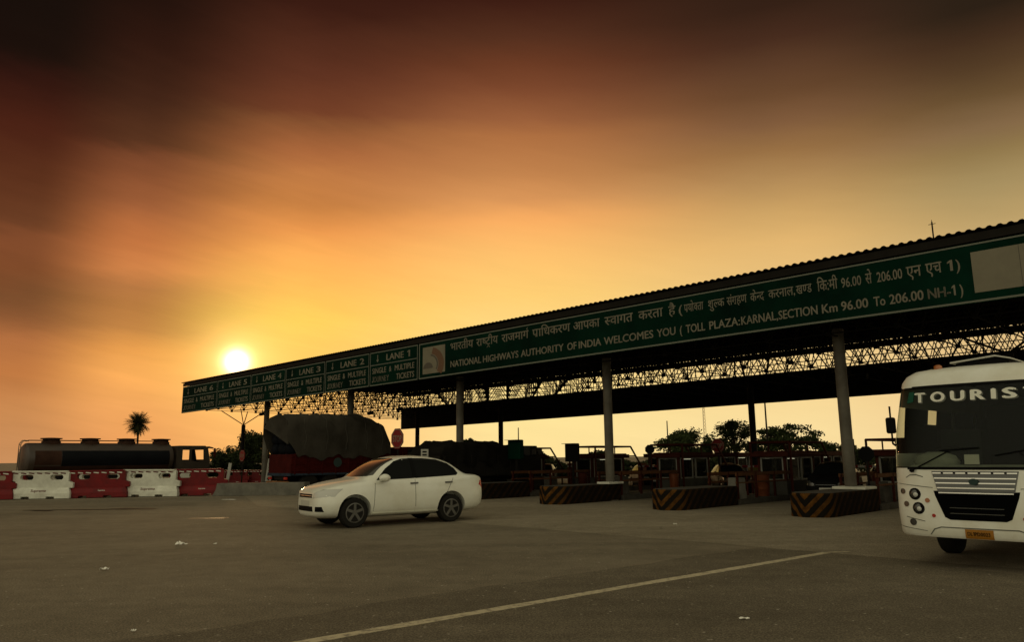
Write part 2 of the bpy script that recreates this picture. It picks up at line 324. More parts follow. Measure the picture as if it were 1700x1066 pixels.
def stripe_material():
    m = bpy.data.materials.new('hazard_stripes'); m.use_nodes = True; t = m.node_tree; b = t.nodes['Principled BSDF']; b.inputs['Roughness'].default_value = 0.85; b.inputs['Specular IOR Level'].default_value = 0.02
    tc = t.nodes.new('ShaderNodeTexCoord'); s = t.nodes.new('ShaderNodeSeparateXYZ'); t.links.new(tc.outputs['UV'], s.inputs[0])
    def mth(op, a, c):
        n = t.nodes.new('ShaderNodeMath'); n.operation = op
        for i, v in enumerate((a, c)):
            if isinstance(v, float): n.inputs[i].default_value = v
            else: t.links.new(v, n.inputs[i])
        return n.outputs[0]
    f = mth('FRACT', mth('ADD', mth('DIVIDE', mth('SUBTRACT', s.outputs[1], s.outputs[0]), 0.36), 10.25), 1.0)
    n = t.nodes.new('ShaderNodeTexNoise'); n.inputs['Scale'].default_value = 6; n.inputs['Detail'].default_value = 6; t.links.new(tc.outputs['Object'], n.inputs[0])
    f2 = mth('ADD', f, mth('MULTIPLY', mth('SUBTRACT', n.outputs[0], 0.5), 0.18))
    g = mth('GREATER_THAN', f2, 0.55)
    x = t.nodes.new('ShaderNodeMix'); x.data_type = 'RGBA'; t.links.new(g, x.inputs[0]); x.inputs[6].default_value = (0.010, 0.009, 0.007, 1)
    r = t.nodes.new('ShaderNodeValToRGB'); r.color_ramp.elements[0].position = 0.35; r.color_ramp.elements[0].color = (0.05, 0.022, 0.006, 1); r.color_ramp.elements[1].position = 0.62; r.color_ramp.elements[1].color = (0.115, 0.050, 0.011, 1)
    t.links.new(n.outputs[0], r.inputs[0]); t.links.new(r.outputs[0], x.inputs[7])
    # dark brown mixed over the stripes: strong along the flanks, none at the nose
    gm = t.nodes.new('ShaderNodeMapRange'); gm.inputs[1].default_value = 0.5; gm.inputs[2].default_value = 1.5; gm.inputs[3].default_value = 0.0; gm.inputs[4].default_value = 0.84; t.links.new(mth('ADD', s.outputs[0], mth('MULTIPLY', n.outputs[0], 0.5)), gm.inputs[0])
    y = t.nodes.new('ShaderNodeMix'); y.data_type = 'RGBA'; t.links.new(gm.outputs[0], y.inputs[0]); t.links.new(x.outputs[2], y.inputs[6]); y.inputs[7].default_value = (0.009, 0.007, 0.005, 1)
    t.links.new(y.outputs[2], b.inputs['Base Color']); MATS['hazard_stripes'] = m
stripe_material()

# ------------------------------------------------------------------ mesh helpers
class MB:
    """collects primitives; build() links them as one mesh object"""
    def __init__(self): self.v = []; self.f = []; self.mi = []; self.cur = 0
    def add(self, vs, fs):
        o = len(self.v); self.v += [tuple(v) for v in vs]
        for f in fs: self.f.append(tuple(i + o for i in f)); self.mi.append(self.cur)
    def box(self, c, s, rz=0.0, ry=0.0, rx=0.0):
        R = Matrix.Rotation(rz, 3, 'Z') @ Matrix.Rotation(ry, 3, 'Y') @ Matrix.Rotation(rx, 3, 'X')
        vs = [Vector(c) + R @ Vector((x * s[0] / 2, y * s[1] / 2, z * s[2] / 2)) for x in (-1, 1) for y in (-1, 1) for z in (-1, 1)]
        self.add(vs, [(0, 1, 3, 2), (4, 6, 7, 5), (0, 4, 5, 1), (2, 3, 7, 6), (0, 2, 6, 4), (1, 5, 7, 3)]); return self
    def tube(self, p0, p1, r, n=8, r1=None, cap=True):
        p0, p1 = Vector(p0), Vector(p1); d = (p1 - p0).normalized(); a = d.orthogonal().normalized(); b = d.cross(a); r1 = r if r1 is None else r1
        vs = [p0 + (a * cos(2 * pi * i / n) + b * sin(2 * pi * i / n)) * r for i in range(n)] + [p1 + (a * cos(2 * pi * i / n) + b * sin(2 * pi * i / n)) * r1 for i in range(n)]
        fs = [(i, (i + 1) % n, n + (i + 1) % n, n + i) for i in range(n)]
        if cap: fs += [tuple(range(n - 1, -1, -1)), tuple(range(n, 2 * n))]
        self.add(vs, fs); return self
    def path(self, pts, r, n=8):
        for a, b in zip(pts, pts[1:]): self.tube(a, b, r, n)
        return self
    def lathe(self, prof, axis='Z', o=(0, 0, 0), n=24, sq=(1, 1)):
        """prof: (radius, height); closed with caps"""
        vs = []
        for r, h in prof:
            for i in range(n):
                a = 2 * pi * i / n; x, y = r * cos(a) * sq[0], r * sin(a) * sq[1]
                p = {'Z': (x, y, h), 'X': (h, x, y), 'Y': (x, h, y)}[axis]; vs.append(Vector(p) + Vector(o))
        fs = [(k * n + i, k * n + (i + 1) % n, (k + 1) * n + (i + 1) % n, (k + 1) * n + i) for k in range(len(prof) - 1) for i in range(n)]
        fs += [tuple(range(n - 1, -1, -1)), tuple(range((len(prof) - 1) * n, len(prof) * n))]
        self.add(vs, fs); return self
    def prism(self, pts, axis, a, b):
        """extrude a 2-D outline along an axis from a to b"""
        def P(u, v, w): return {'Y': (u, w, v), 'X': (w, u, v), 'Z': (u, v, w)}[axis]
        n = len(pts); vs = [P(u, v, a) for u, v in pts] + [P(u, v, b) for u, v in pts]
        self.add(vs, [tuple(range(n)), tuple(range(2 * n - 1, n - 1, -1))] + [(i, n + i, n + (i + 1) % n, (i + 1) % n) for i in range(n)]); return self
    def mesh(self, name, mats, smooth=None, fix=True):
        me = bpy.data.meshes.new(name); me.from_pydata(self.v, [], self.f)
        for m in (mats if isinstance(mats, (list, tuple)) else [mats]): me.materials.append(MATS[m])
        me.polygons.foreach_set('material_index', self.mi)
        if fix:
            bm = bmesh.new(); bm.from_mesh(me); bmesh.ops.recalc_face_normals(bm, faces=bm.faces); bm.to_mesh(me); bm.free()
        if smooth is not None: smooth_mesh(me, smooth)
        me.update(); return me
    def build(self, name, mats, parent=None, bevel=0.0, smooth=None, loc=None, fix=True):
        return link(name, self.mesh(name, mats, smooth, fix), parent, bevel, loc)
def smooth_mesh(me, angle=40):
    me.polygons.foreach_set('use_smooth', [True] * len(me.polygons))
    bm = bmesh.new(); bm.from_mesh(me)
    for e in bm.edges:
        e.smooth = not (len(e.link_faces) != 2 or e.calc_face_angle(0) > radians(angle))
    bm.to_mesh(me); bm.free()
def link(name, me, parent=None, bevel=0.0, loc=None):
    o = bpy.data.objects.new(name, me); COL.objects.link(o)
    if parent: o.parent = parent
    if loc is not None: o.location = loc
    if bevel:
        b = o.modifiers.new('bevel', 'BEVEL'); b.width = bevel; b.segments = 2; b.limit_method = 'ANGLE'; b.angle_limit = radians(40)
    return o
def thing(name, label, cat, loc=(0, 0, 0), rz=0.0, group=None, rot=None):
    o = bpy.data.objects.new(name, None); COL.objects.link(o); o.location = loc; o.rotation_euler = rot or (0, 0, rz); o.empty_display_size = 0.2
    return tag(o, label, cat, group)
def tag(o, label, cat, group=None):
    o['label'] = label; o['category'] = cat
    if group: o['group'] = group
    return o
def struct(o, kind='structure'): o['kind'] = kind; return o
def kids(o): return [c for c in COL.objects if c.parent == o]
def copy_thing(root, loc=None, rz=None, label=None, group=None):
    r = root.copy(); COL.objects.link(r)
    if loc is not None: r.location = loc
    if rz is not None: r.rotation_euler = (0, 0, rz)
    if label: r['label'] = label
    if group: r['group'] = group
    for ch in kids(root):
        c = ch.copy(); COL.objects.link(c); c.parent = r
        for g in kids(ch):
            d = g.copy(); COL.objects.link(d); d.parent = c
    return r
def override(root, pairs):
    for o in [root] + kids(root):
        if o.type != 'MESH': continue
        for s in o.material_slots:
            if s.material and s.material.name in pairs:
                nm = pairs[s.material.name]; s.link = 'OBJECT'; s.material = MATS[nm]
def dg(): return bpy.context.evaluated_depsgraph_get()
def evaluated(me, setup):
    """apply modifiers to a mesh through a temporary object"""
    o = bpy.data.objects.new('tmp', me); COL.objects.link(o); extra = setup(o) or []
    bpy.context.view_layer.update(); r = bpy.data.meshes.new_from_object(o.evaluated_get(dg()))
    for x in [o] + list(extra): bpy.data.objects.remove(x)
    return r
def cut(me, cutters):
    """boolean difference with MB cutters"""
    def setup(o):
        ex = []
        for c in cutters:
            cm = bpy.data.meshes.new('cut'); cm.from_pydata(c.v, [], c.f)
            bm = bmesh.new(); bm.from_mesh(cm); bmesh.ops.recalc_face_normals(bm, faces=bm.faces); bm.to_mesh(cm); bm.free()
            co = bpy.data.objects.new('cut', cm); COL.objects.link(co); ex.append(co)
            b = o.modifiers.new('b', 'BOOLEAN'); b.object = co; b.operation = 'DIFFERENCE'; b.solver = 'EXACT'
        return ex
    return evaluated(me, setup)
def subsurf(me, lv):
    def setup(o): s = o.modifiers.new('s', 'SUBSURF'); s.levels = lv; s.render_levels = lv
    return evaluated(me, setup)
def bvh_of(me):
    bm = bmesh.new(); bm.from_mesh(me); b = BVHTree.FromBMesh(bm); bm.free(); return b
def panel(bvh, outline, axis, sign, name, mats, parent, off=0.006, cuts=5, skirt=0.02):
    """a thin shaped panel (glass, lamp, grille) lying on a body: the outline is cast onto it along an axis"""
    bm = bmesh.new()
    def P(u, v, w=0.0): return Vector((w, u, v)) if axis == 'X' else (Vector((u, w, v)) if axis == 'Y' else Vector((u, v, w)))
    vs = [bm.verts.new(P(u, v)) for u, v in outline]; bm.faces.new(vs)
    bmesh.ops.triangulate(bm, faces=bm.faces[:]); bmesh.ops.subdivide_edges(bm, edges=bm.edges[:], cuts=cuts, use_grid_fill=True)
    ai = 'XYZ'.index(axis); d = Vector((0, 0, 0)); d[ai] = -sign
    for v in bm.verts:
        o = v.co.copy(); o[ai] = sign * 20
        h, nn, _, _ = bvh.ray_cast(o, d)
        if h is None: h, nn, _, _ = bvh.find_nearest(o * 0.0 + v.co)
        if nn.dot(d) > 0: nn = -nn
        v.co = h + nn * off
    be = [e for e in bm.edges if len(e.link_faces) == 1]
    r = bmesh.ops.extrude_edge_only(bm, edges=be)
    for g in r['geom']:
        if isinstance(g, bmesh.types.BMVert): g.co += d * skirt
    bmesh.ops.recalc_face_normals(bm, faces=bm.faces)
    me = bpy.data.meshes.new(name); bm.to_mesh(me); bm.free()
    for m in (mats if isinstance(mats, (list, tuple)) else [mats]): me.materials.append(MATS[m])
    smooth_mesh(me, 50); return link(name, me, parent)

# text: flat outlines from Blender's built-in font; returns arrays in font units
def glyphs(s, bold=0.018):
    if s == '1':                                      # the built-in figure one has no flag: drawn here
        return [Vector(p) for p in ((.13, 0, 0), (.27, 0, 0), (.27, .72, 0), (.16, .72, 0), (.0, .60, 0), (.0, .49, 0), (.13, .56, 0))], [(0, 1, 2, 6), (2, 3, 4, 5, 6)]
    if s == 'J':
        vs = [Vector((x, y, 0)) for x, y in ((.24, .72), (.38, .72))]
        for i in range(9):
            a = -pi * i / 8; vs += [Vector((.19 + .05 * cos(a), .17 + .05 * sin(a), 0)), Vector((.19 + .19 * cos(a), .17 + .19 * sin(a), 0))]
        return vs, [(2 * i, 2 * i + 1, 2 * i + 3, 2 * i + 2) for i in range(9)]
    if ('1' in s or 'J' in s) and len(s) > 1:
        V, Fc, x = [], [], 0.0
        for ch in s:
            v, f = glyphs(ch, bold); a = min(p.x for p in v); o = len(V); V += [Vector((p.x - a + x, p.y, 0)) for p in v]; Fc += [tuple(i + o for i in q) for q in f]; x += max(p.x for p in v) - a + .09
        return V, Fc
    c = bpy.data.curves.new('t', 'FONT'); c.body = s; c.size = 1.0; c.offset = 0.0; c.resolution_u = 3
    o = bpy.data.objects.new('t', c); COL.objects.link(o); bpy.context.view_layer.update()
    me = bpy.data.meshes.new_from_object(o.evaluated_get(dg())); bpy.data.objects.remove(o)
    v = [Vector(x.co) for x in me.vertices]; f = [tuple(p.vertices) for p in me.polygons]; bpy.data.meshes.remove(me)
    n = len(v); V, Fc = [], []                        # heavier strokes: the outline doubled with small shifts, each a hair behind the last
    for k, (dx, dy) in enumerate(((-bold * .7, 0), (bold * .7, 0), (0, bold * .6))):
        V += [p + Vector((dx + bold * .7, dy, -.02 * k)) for p in v]; Fc += [tuple(i + k * n for i in q) for q in f]
    return V, Fc
def half(s, keep):
    """half form of a consonant: its right stem cut away"""
    v, f = glyphs(s); w = max(p.x for p in v) * keep
    bm = bmesh.new(); bv = [bm.verts.new(p) for p in v]
    for q in f:
        try: bm.faces.new([bv[i] for i in q])
        except ValueError: pass
    bmesh.ops.bisect_plane(bm, geom=bm.verts[:] + bm.edges[:] + bm.faces[:], plane_co=(w, 0, 0), plane_no=(1, 0, 0), clear_outer=True)
    bm.verts.index_update(); vv = [x.co.copy() for x in bm.verts]; ff = [tuple(x.index for x in q.verts) for q in bm.faces]; bm.free(); return vv, ff, w
def bar(x0, y0, x1, y1, w=0.06):
    d = Vector((x1 - x0, y1 - y0, 0)); nrm = Vector((-d.y, d.x, 0)).normalized() * w / 2; a, b = Vector((x0, y0, 0)), Vector((x1, y1, 0))
    return [a - nrm, b - nrm, b + nrm, a + nrm], [(0, 1, 2, 3)]
def hindi(parts):
    """parts: plain strings, ('h', letter, keep) half letters, 'RA' foot stroke, 'TRA' caret foot, 'REPH' hook over the last letter"""
    V, Fc, x, lx = [], [], 0.0, 0.0
    def put(v, f, dx):
        o = len(V); V.extend([p + Vector((dx, 0, 0)) for p in v]); Fc.extend([tuple(i + o for i in q) for q in f])
    for p in parts:
        if p == 'RA': put(*bar(x - 0.30, 0.02, x - 0.10, 0.20), 0)
        elif p == 'TRA': put(*bar(x - 0.42, -0.24, x - 0.24, -0.06), 0); put(*bar(x - 0.24, -0.06, x - 0.08, -0.24), 0)
        elif p == 'REPH': put(*bar(x - 0.10, 0.64, x - 0.22, 0.80), 0); put(*bar(x - 0.22, 0.80, x - 0.08, 0.86), 0)
        elif isinstance(p, tuple): v, f, w = half(p[1], p[2]); put(v, f, x); x += w
        else:
            v, f = glyphs(p); put(v, f, x); x += max(q.x for q in v)
    return V, Fc
def fit(mb, vf, box, plane):
    """map font-unit outlines into box (u0,v0,u1,v1 as horizontal/vertical fractions) through plane(u, v)"""
    v, f = vf; x0, x1 = min(p.x for p in v), max(p.x for p in v)
    u0, v0, u1, v1, h0, h1 = box
    mb.add([Vector(plane(u0 + (p.x - x0) / (x1 - x0) * (u1 - u0), v0 + (p.y - h0) / (h1 - h0) * (v1 - v0))) + Vector((0, -p.z * .05, 0)) for p in v], f)
CAPS = (0.0, 0.72); DEVA = (0.0, 0.62)

# ------------------------------------------------------------------ setting: road, plaza, markings
NOSE = ground(1312, 858)                              # nose of the island nearest the camera: origin of the plaza frame
PZ = radians(-45.5)                                   # plaza frame: +x along the row of lanes (image right), +y with the traffic lanes (away)
PM = Matrix.Translation(NOSE) @ Matrix.Rotation(PZ, 4, 'Z')
PMI = PM.inverted()
def pz(x, y, z=0.0): return PM @ Vector((x, y, z))
def on_sign(px, py, k):                               # photo pixel -> plaza x on the vertical plane y = k
    o = PMI @ Vector((0, 0, EYE)); d = PMI.to_3x3() @ ray(px, py); return o + d * ((k - o.y) / d.y)

g = MB(); g.add([(-2500, -400, 0), (2500, -400, 0), (2500, 4000, 0), (-2500, 4000, 0)], [(0, 1, 2, 3)])
struct(g.build('road', 'asphalt'))
def sheet(name, pts, z, m):
    b = MB(); b.add([(p.x, p.y, z) for p in pts], [tuple(range(len(pts)))]); return struct(b.build(name, m))
e0, e1, e2 = ground(850, 875), ground(1392, 920), ground(1555, 934)
far = pz(-70, 60)
edge = []
for i in range(25):
    t = i / 24; p = e0.lerp(e1, t * 1.75); edge.append(p + Vector((random.uniform(-.06, .06), random.uniform(-.05, .05), 0)))
d0 = (e0 - e1).normalized()
edge = [e0 + d0 * 14, e0 + d0 * 6] + edge
sheet('plaza_pavement', edge + [pz(40, -14), pz(40, 40), pz(-30, 40), pz(-48, 6), pz(-30, -2)], 0.004, 'plaza_concrete')
# worn edge line running from the foreground to the concrete apron
a, b = ground(480, 1072), ground(1372, 918.5); dl = (b - a).normalized(); nl = Vector((-dl.y, dl.x, 0)); a = a - dl * 3
pe = [a + nl * (1.25 + random.uniform(-.11, .11)) + dl * ((b - a).length * i / 20) for i in range(21)]
sheet('resurfaced_road', pe + [b + dl * .6 - nl * .3, b + dl * 1.5 - nl * 2.5, ground(1600, 945), ground(2100, 1000), ground(2200, 1600), Vector((0, 1.5, 0)), Vector((-8, 1.5, 0))], 0.0035, 'newer_asphalt')
pts0, pts1 = [], []
LN = 60
for i in range(LN + 1):
    p = a.lerp(b, i / LN); w = 0.085 + random.uniform(-.008, .008); off = 0.012 if 0.52 < i / LN < 0.7 else 0.0
    pts0.append(p + nl * (w + off)); pts1.append(p - nl * (w - off))
sheet('road_marking', pts0 + pts1[::-1], 0.006, 'road_paint')
c0, c1 = ground(1378, 918.2), ground(1408, 917)
sheet('road_marking', [c0 + nl * .07, c1 + nl * .06, c1 - nl * .06, c0 - nl * .07], 0.009, 'road_paint')
mat('oil', (0.0193, 0.0154, 0.0110), 0.6, spec=0.3, var=0.5, vscale=3)
def blot(px, py, rx, ry, name='oil_stain'):
    c = ground(px, py); ps = []
    for i in range(26):
        t = 2 * pi * i / 26; k = 1 + 0.35 * sin(3 * t + px) + random.uniform(-.25, .25); ps.append(c + Vector((cos(t) * rx * k, sin(t) * ry * k, 0)))
    sheet(name, ps, 0.0045, 'oil')
blot(75, 848, .7, .35); blot(205, 846, 1.35, .40); blot(350, 861, .5, .2)

# ------------------------------------------------------------------ toll canopy
can = thing('toll_canopy', 'long dark toll plaza canopy on steel columns, its space frame roof open at the back', 'canopy', NOSE, PZ)
XL, XR, Y0, Y1 = -46.6, 18.0, 1.35, 20.5
def roof_z(y): return 7.36 + 0.0125 * (y - 1.0)
rb = MB(); per = 0.235; nx = int((XR + 0.4 - XL + .25) / per * 4)
xs = [XL - .25 + i * per / 4 for i in range(nx + 1)]; prof = [0.0, 0.045, 0.05, 0.045 * 0.1]
ys = (0.95, 10.0, 21.0)
vs = [(x, y, roof_z(y) + prof[i % 4]) for y in ys for i, x in enumerate(xs)]
W_ = len(xs); rb.add(vs, [(r * W_ + i, r * W_ + i + 1, (r + 1) * W_ + i + 1, (r + 1) * W_ + i) for r in range(2) for i in range(W_ - 1)])
rb.build('roof', 'roof_sheet', can, fix=False)
eb = MB(); eb.box(((XL + XR) / 2, 1.06, 7.20), (XR - XL + .2, .05, .22)); eb.box(((XL + XR) / 2, 20.9, 7.42), (XR - XL + .2, .05, .30))
for i in range(14):
    y = 2.4 + i * 1.42; eb.box(((XL + XR) / 2, y, roof_z(y) - .07), (XR - XL, .06, .11))
eb.build('purlin', 'dark_steel', can)
fr = MB(); mx, my = 2.0, 1.9; nx_, ny_ = int((XR - XL) / mx), int((Y1 - Y0) / my)
def tn(i, j): return Vector((XL + .1 + i * mx, Y0 + .1 + j * my, roof_z(Y0 + j * my) - 0.20))
def bn(i, j): return Vector((XL + .1 + (i + .5) * mx, Y0 + .1 + (j + .5) * my, 5.36 - 0.012 * j * my))
TR = 0.023
for i in range(nx_ + 1):
    for j in range(ny_ + 1):
        if i < nx_: fr.tube(tn(i, j), tn(i + 1, j), TR, 4, cap=False)
        if j < ny_: fr.tube(tn(i, j), tn(i, j + 1), TR, 4, cap=False)
for i in range(nx_):
    for j in range(ny_):
        if i < nx_ - 1: fr.tube(bn(i, j), bn(i + 1, j), TR, 4, cap=False)
        if j < ny_ - 1: fr.tube(bn(i, j), bn(i, j + 1), TR, 4, cap=False)
        for a_, b_ in ((0, 0), (1, 0), (0, 1), (1, 1)): fr.tube(bn(i, j), tn(i + a_, j + b_), TR, 4, cap=False)
        p = bn(i, j); fr.box(p, (.13, .13, .13))
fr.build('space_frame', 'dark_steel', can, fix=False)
def column(x, y, r, top, base=0.0, m='galv_steel'):
    c = MB(); c.tube((x, y, base), (x, y, top), r, 20); c.tube((x, y, base), (x, y, base + .04), r * 1.7, 16)
    return c.build('column', m, can, smooth=40)
FRONT = (0.45, -8.85, -17.9, -27.5, -37.7)
for x in FRONT: column(x, 3.2, 0.175, 5.6)
column(10.2, 3.2, .175, 5.6)
for i in range(6): column(-0.3 - 9.75 * i + (0.2 if i == 0 else 0), 17.0, 0.17, 5.4, m='dark_steel')
for x, y, zt in ((-47.9, 6.4, 4.45), (4.3, 6.4, 4.7)):
    c = column(x, y, 0.15, zt, m='dark_steel'); s = MB()
    for dx, dy in ((-1.5, -1.0), (1.5, -1.0), (-1.5, 1.0), (1.5, 1.0)): s.tube((x, y, zt), (x + dx * 1.15, y + dy * 1.1, 5.62), 0.035, 6)
    s.build('strut', 'dark_steel', c)
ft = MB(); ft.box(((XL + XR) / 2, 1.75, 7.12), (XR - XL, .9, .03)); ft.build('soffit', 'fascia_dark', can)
fx = MB()
for k, (x, y) in enumerate(((-44, 6), (-38.6, 12), (-33.5, 11), (-30.2, 13), (-25, 15), (-12, 12), (-3, 14))):
    fx.box((x, y, 5.12), (.45, .3, .2), rx=.3); fx.tube((x, y, 5.2), (x, y, 5.45), .03, 6)
fx.build('floodlight', 'black_plastic', can)

# ------------------------------------------------------------------ sign boards on the canopy edge
SY = 1.0
def s_bot(x): return 5.47 + 0.0073 * x if x < 0 else 5.47
S_TOP = 7.04
def on_board(x, t, y=SY): return (x, y, s_bot(x) + t * (S_TOP - s_bot(x)))
def board(root, xa, xb, m='sign_green'):
    b = MB(); n = max(1, int((xb - xa) / 3)); q = []
    for i in range(n + 1):
        x = xa + (xb - xa) * i / n; q.append(x)
    for y in (SY, SY + .05): b.add([on_board(x, t, y) for x in q for t in (0, 1)], [(2 * i, 2 * i + 2, 2 * i + 3, 2 * i + 1) for i in range(n)])
    o = 0; k = 2 * (n + 1)
    fs = [(2 * i, 2 * i + 2, k + 2 * i + 2, k + 2 * i) for i in range(n)] + [(2 * i + 1, 2 * i + 3, k + 2 * i + 3, k + 2 * i + 1) for i in range(n)] + [(0, 1, k + 1, k), (2 * n, 2 * n + 1, k + 2 * n + 1, k + 2 * n)]
    for f_ in fs: b.f.append(f_); b.mi.append(0)
    return b.build('panel', m, root)
def strip(mb, xa, xb, ta, tb, y=SY - .006):
    n = max(1, int((xb - xa) / 3))
    for i in range(n):
        x0, x1 = xa + (xb - xa) * i / n, xa + (xb - xa) * (i + 1) / n
        mb.add([on_board(x0, ta, y), on_board(x1, ta, y), on_board(x1, tb, y), on_board(x0, tb, y)], [(0, 1, 2, 3)])
LP = lambda y=SY - .010: (lambda u, v: on_board(u, v, y))
XW0, XW1 = -18.32, 16.0
wel = thing('welcome_sign', 'long green welcome board with white Hindi and English lettering along the canopy edge', 'sign', NOSE, PZ)
board(wel, XW0, XW1)
bd_ = MB(); strip(bd_, XW0 + .03, XW1, .965, .992); strip(bd_, XW0 + .03, XW1, .012, .045); strip(bd_, XW0 + .03, XW0 + .09, .045, .965); bd_.build('border', 'sign_line', wel)
def px_x(px, f): return on_sign(px, f(px), SY).x
ey = lambda px: 607 + (px - 748) * (485 - 607) / 852
hy = lambda px: 577 + (px - 748) * (441 - 577) / 847
en = MB()
for w_, p0, p1 in (('NATIONAL', 748, 799), ('HIGHWAYS', 802, 861), ('AUTHORITY', 865, 936), ('OF', 942, 957.5), ('INDIA', 961, 998.5), ('WELCOMES', 1003, 1085), ('YOU', 1091, 1122), ('(', 1129, 1133),
                   ('TOLL', 1139, 1171), ('PLAZA:', 1178, 1229), ('KARNAL,', 1231, 1292), ('SECTION', 1293, 1358), ('Km', 1365, 1391), ('96.00', 1397, 1442), ('To', 1451, 1470.5), ('206.00', 1477, 1534), ('NH-1', 1541, 1587), (')', 1594, 1599.5)):
    xa, xb = px_x(p0, ey), px_x(p1, ey); t0 = .215 + (p0 - 748) / 852 * (-.045)
    fit(en, glyphs(w_, .03), (xa, t0, xb, t0 + .175, *CAPS), LP())
o = en.build('lettering', 'sign_letter', wel, fix=False); o['label'] = 'lower line of white English capitals'
hi = MB()
HW = ((['भारतीय'], 748, 786), (['रा', ('h', 'ष', .70), 'ट', 'TRA', 'ीय'], 791, 827), (['राजमाग', 'REPH'], 833, 878), (['प', 'RA', 'ािधकरण'], 884, 947), (['आपका'], 952, 996), ([('h', 'स', .72), 'वागत'], 1004, 1051), (['करता'], 1060, 1101), (['है'], 1110, 1122), (['('], 1127, 1133),
      (['प', 'RA', 'यो', ('h', 'क', .70), 'ता'], 1136, 1168), (['शु', ('h', 'ल', .72), 'क'], 1176, 1203), (['संग', 'RA', 'हण'], 1207, 1240), (['के', ('h', 'न', .68), 'द', 'RA'], 1246, 1269), (['करनाल,'], 1276, 1320), (['ख', ('h', 'ण', .72), 'ड'], 1322, 1348), (['िक:मी'], 1357, 1391), (['96.00'], 1397, 1430), (['से'], 1437, 1448), (['206.00'], 1456, 1498), (['एन'], 1505, 1530), (['एच'], 1537, 1564), (['1'], 1573, 1582), ([')'], 1587, 1594))
for parts, p0, p1 in HW:
    xa, xb = px_x(p0, hy), px_x(p1, hy); t0 = .665 + (p0 - 748) / 847 * (-.075); hgt = .185
    if 1134 < p0 < 1350: hgt = .16; t0 += .01
    lat = parts[0][0] in '(1)92'
    fit(hi, hindi(parts), (xa, t0, xb, t0 + hgt, 0.0, .72 if lat else .62), LP())
o = hi.build('lettering', 'sign_letter', wel, fix=False); o['label'] = 'upper line of white Hindi lettering'
# emblem panel: pale square with a curving road sweeping up
em = MB(); xa, xb = -18.0, px_x(739, lambda p: 598); strip(em, xa, xb, .13, .87, SY - .008); emo = em.build('emblem_panel', 'sign_blank', wel)
sw = MB()
def arc(cx_, cy_, r0, r1, a0, a1, m):
    n = 14; sw.cur = m
    vs = []
    for i in range(n + 1):
        a_ = radians(a0 + (a1 - a0) * i / n); k = i / n
        for r in (r0, r1): vs.append(on_board(xa + (xb - xa) * (cx_ + r * cos(a_)), .13 + .74 * (cy_ + r * sin(a_)), SY - .014))
    sw.add(vs, [(2 * i, 2 * i + 1, 2 * i + 3, 2 * i + 2) for i in range(n)])
arc(.30, .32, .42, .66, -35, 75, 0); arc(.30, .32, .34, .40, -30, 80, 1); arc(.25, .20, .0, .22, 0, 180, 1)
sw.build('swoosh', ['emblem_orange', 'emblem_grey'], emo, fix=False)
bl = MB(); xb0 = on_sign(1615, 455, SY).x; strip(bl, xb0, xb0 + 3.1, .165, .845, SY - .008); bl.build('blank_panel', 'sign_blank', wel)
sm = MB(); strip(sm, xb0 + 1.05, xb0 + 1.065, .17, .84, SY - .011); sm.build('seam', 'emblem_grey', wel)
LX = (-18.35, -22.4, -26.7, -31.15, -35.6, -40.6, -46.6)
for i in range(6):
    x1, x0 = LX[i] - .02, LX[i + 1] + .02; wd = x1 - x0; num = str(i + 1)
    ls = thing('lane_sign', f'green board lettered LANE {num}, ' + ('next to the emblem of the welcome sign', 'between the LANE 1 and LANE 3 boards', 'between the LANE 2 and LANE 4 boards', 'just right of the sun under the canopy edge', 'straight below the sun', 'at the far left tip of the canopy')[i], 'sign', NOSE, PZ, group='lane boards along the canopy edge')
    board(ls, x0, x1)
    ln = MB(); strip(ln, x0 + .03, x1 - .03, .965, .992); strip(ln, x0 + .03, x1 - .03, .60, .622); strip(ln, x0 + .03, x1 - .03, .012, .040); strip(ln, x0 + .03, x0 + .07, .04, .965); strip(ln, x1 - .07, x1 - .03, .04, .965); ln.build('border', 'sign_line', ls)
    t = MB(); X = lambda f: x0 + wd * f
    fit(t, glyphs('LANE', .03), (X(.36), .70, X(.72), .885, *CAPS), LP()); fit(t, glyphs(num, .03), (X(.79), .70, X(.79) + (.055 if num == '1' else .10) * wd, .885, *CAPS), LP())
    # down arrow
    t.add([on_board(X(.165), .74, SY - .01), on_board(X(.18), .74, SY - .01), on_board(X(.18), .90, SY - .01), on_board(X(.165), .90, SY - .01)], [(0, 1, 2, 3)])
    t.add([on_board(X(.145), .76, SY - .011), on_board(X(.1725), .68, SY - .011), on_board(X(.20), .76, SY - .011)], [(0, 1, 2)])
    for w_, a_, b_, v0 in (('SINGLE', .06, .36, .36), ('&', .42, .47, .36), ('MULTIPLE', .54, .93, .36), ('JOURNEY', .06, .42, .11), ('TICKETS', .57, .93, .11)):
        fit(t, glyphs(w_, .03), (X(a_), v0, X(b_), v0 + .165, *CAPS), LP())
    t.build('lettering', 'sign_letter', ls, fix=False)
rs = thing('rear_fascia_board', 'plain dark fascia board hanging along the far side of the canopy', 'fascia', NOSE, PZ)
f_ = MB(); RY = 20.7
f_.add([(x, y, z) for x, zb, zt in ((-46.6, 4.32, 6.18), (18, 4.95, 6.5)) for y in (RY, RY + .06) for z in (zb, zt)], [(0, 4, 5, 1), (2, 3, 7, 6), (0, 2, 6, 4), (1, 5, 7, 3), (0, 1, 3, 2), (4, 6, 7, 5)])
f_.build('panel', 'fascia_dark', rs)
h_ = MB()
for i in range(20): x = -46 + i * 3.3; h_.tube((x, RY + .1, 5.3), (x, RY + .1, 7.4), .04, 6)
h_.build('hanger', 'dark_steel', rs)
an = thing('antenna', 'thin antenna mast with crossbar standing on the canopy roof', 'antenna', pz(on_sign(1549, 388, 1.6).x, 1.6, 7.36), PZ)
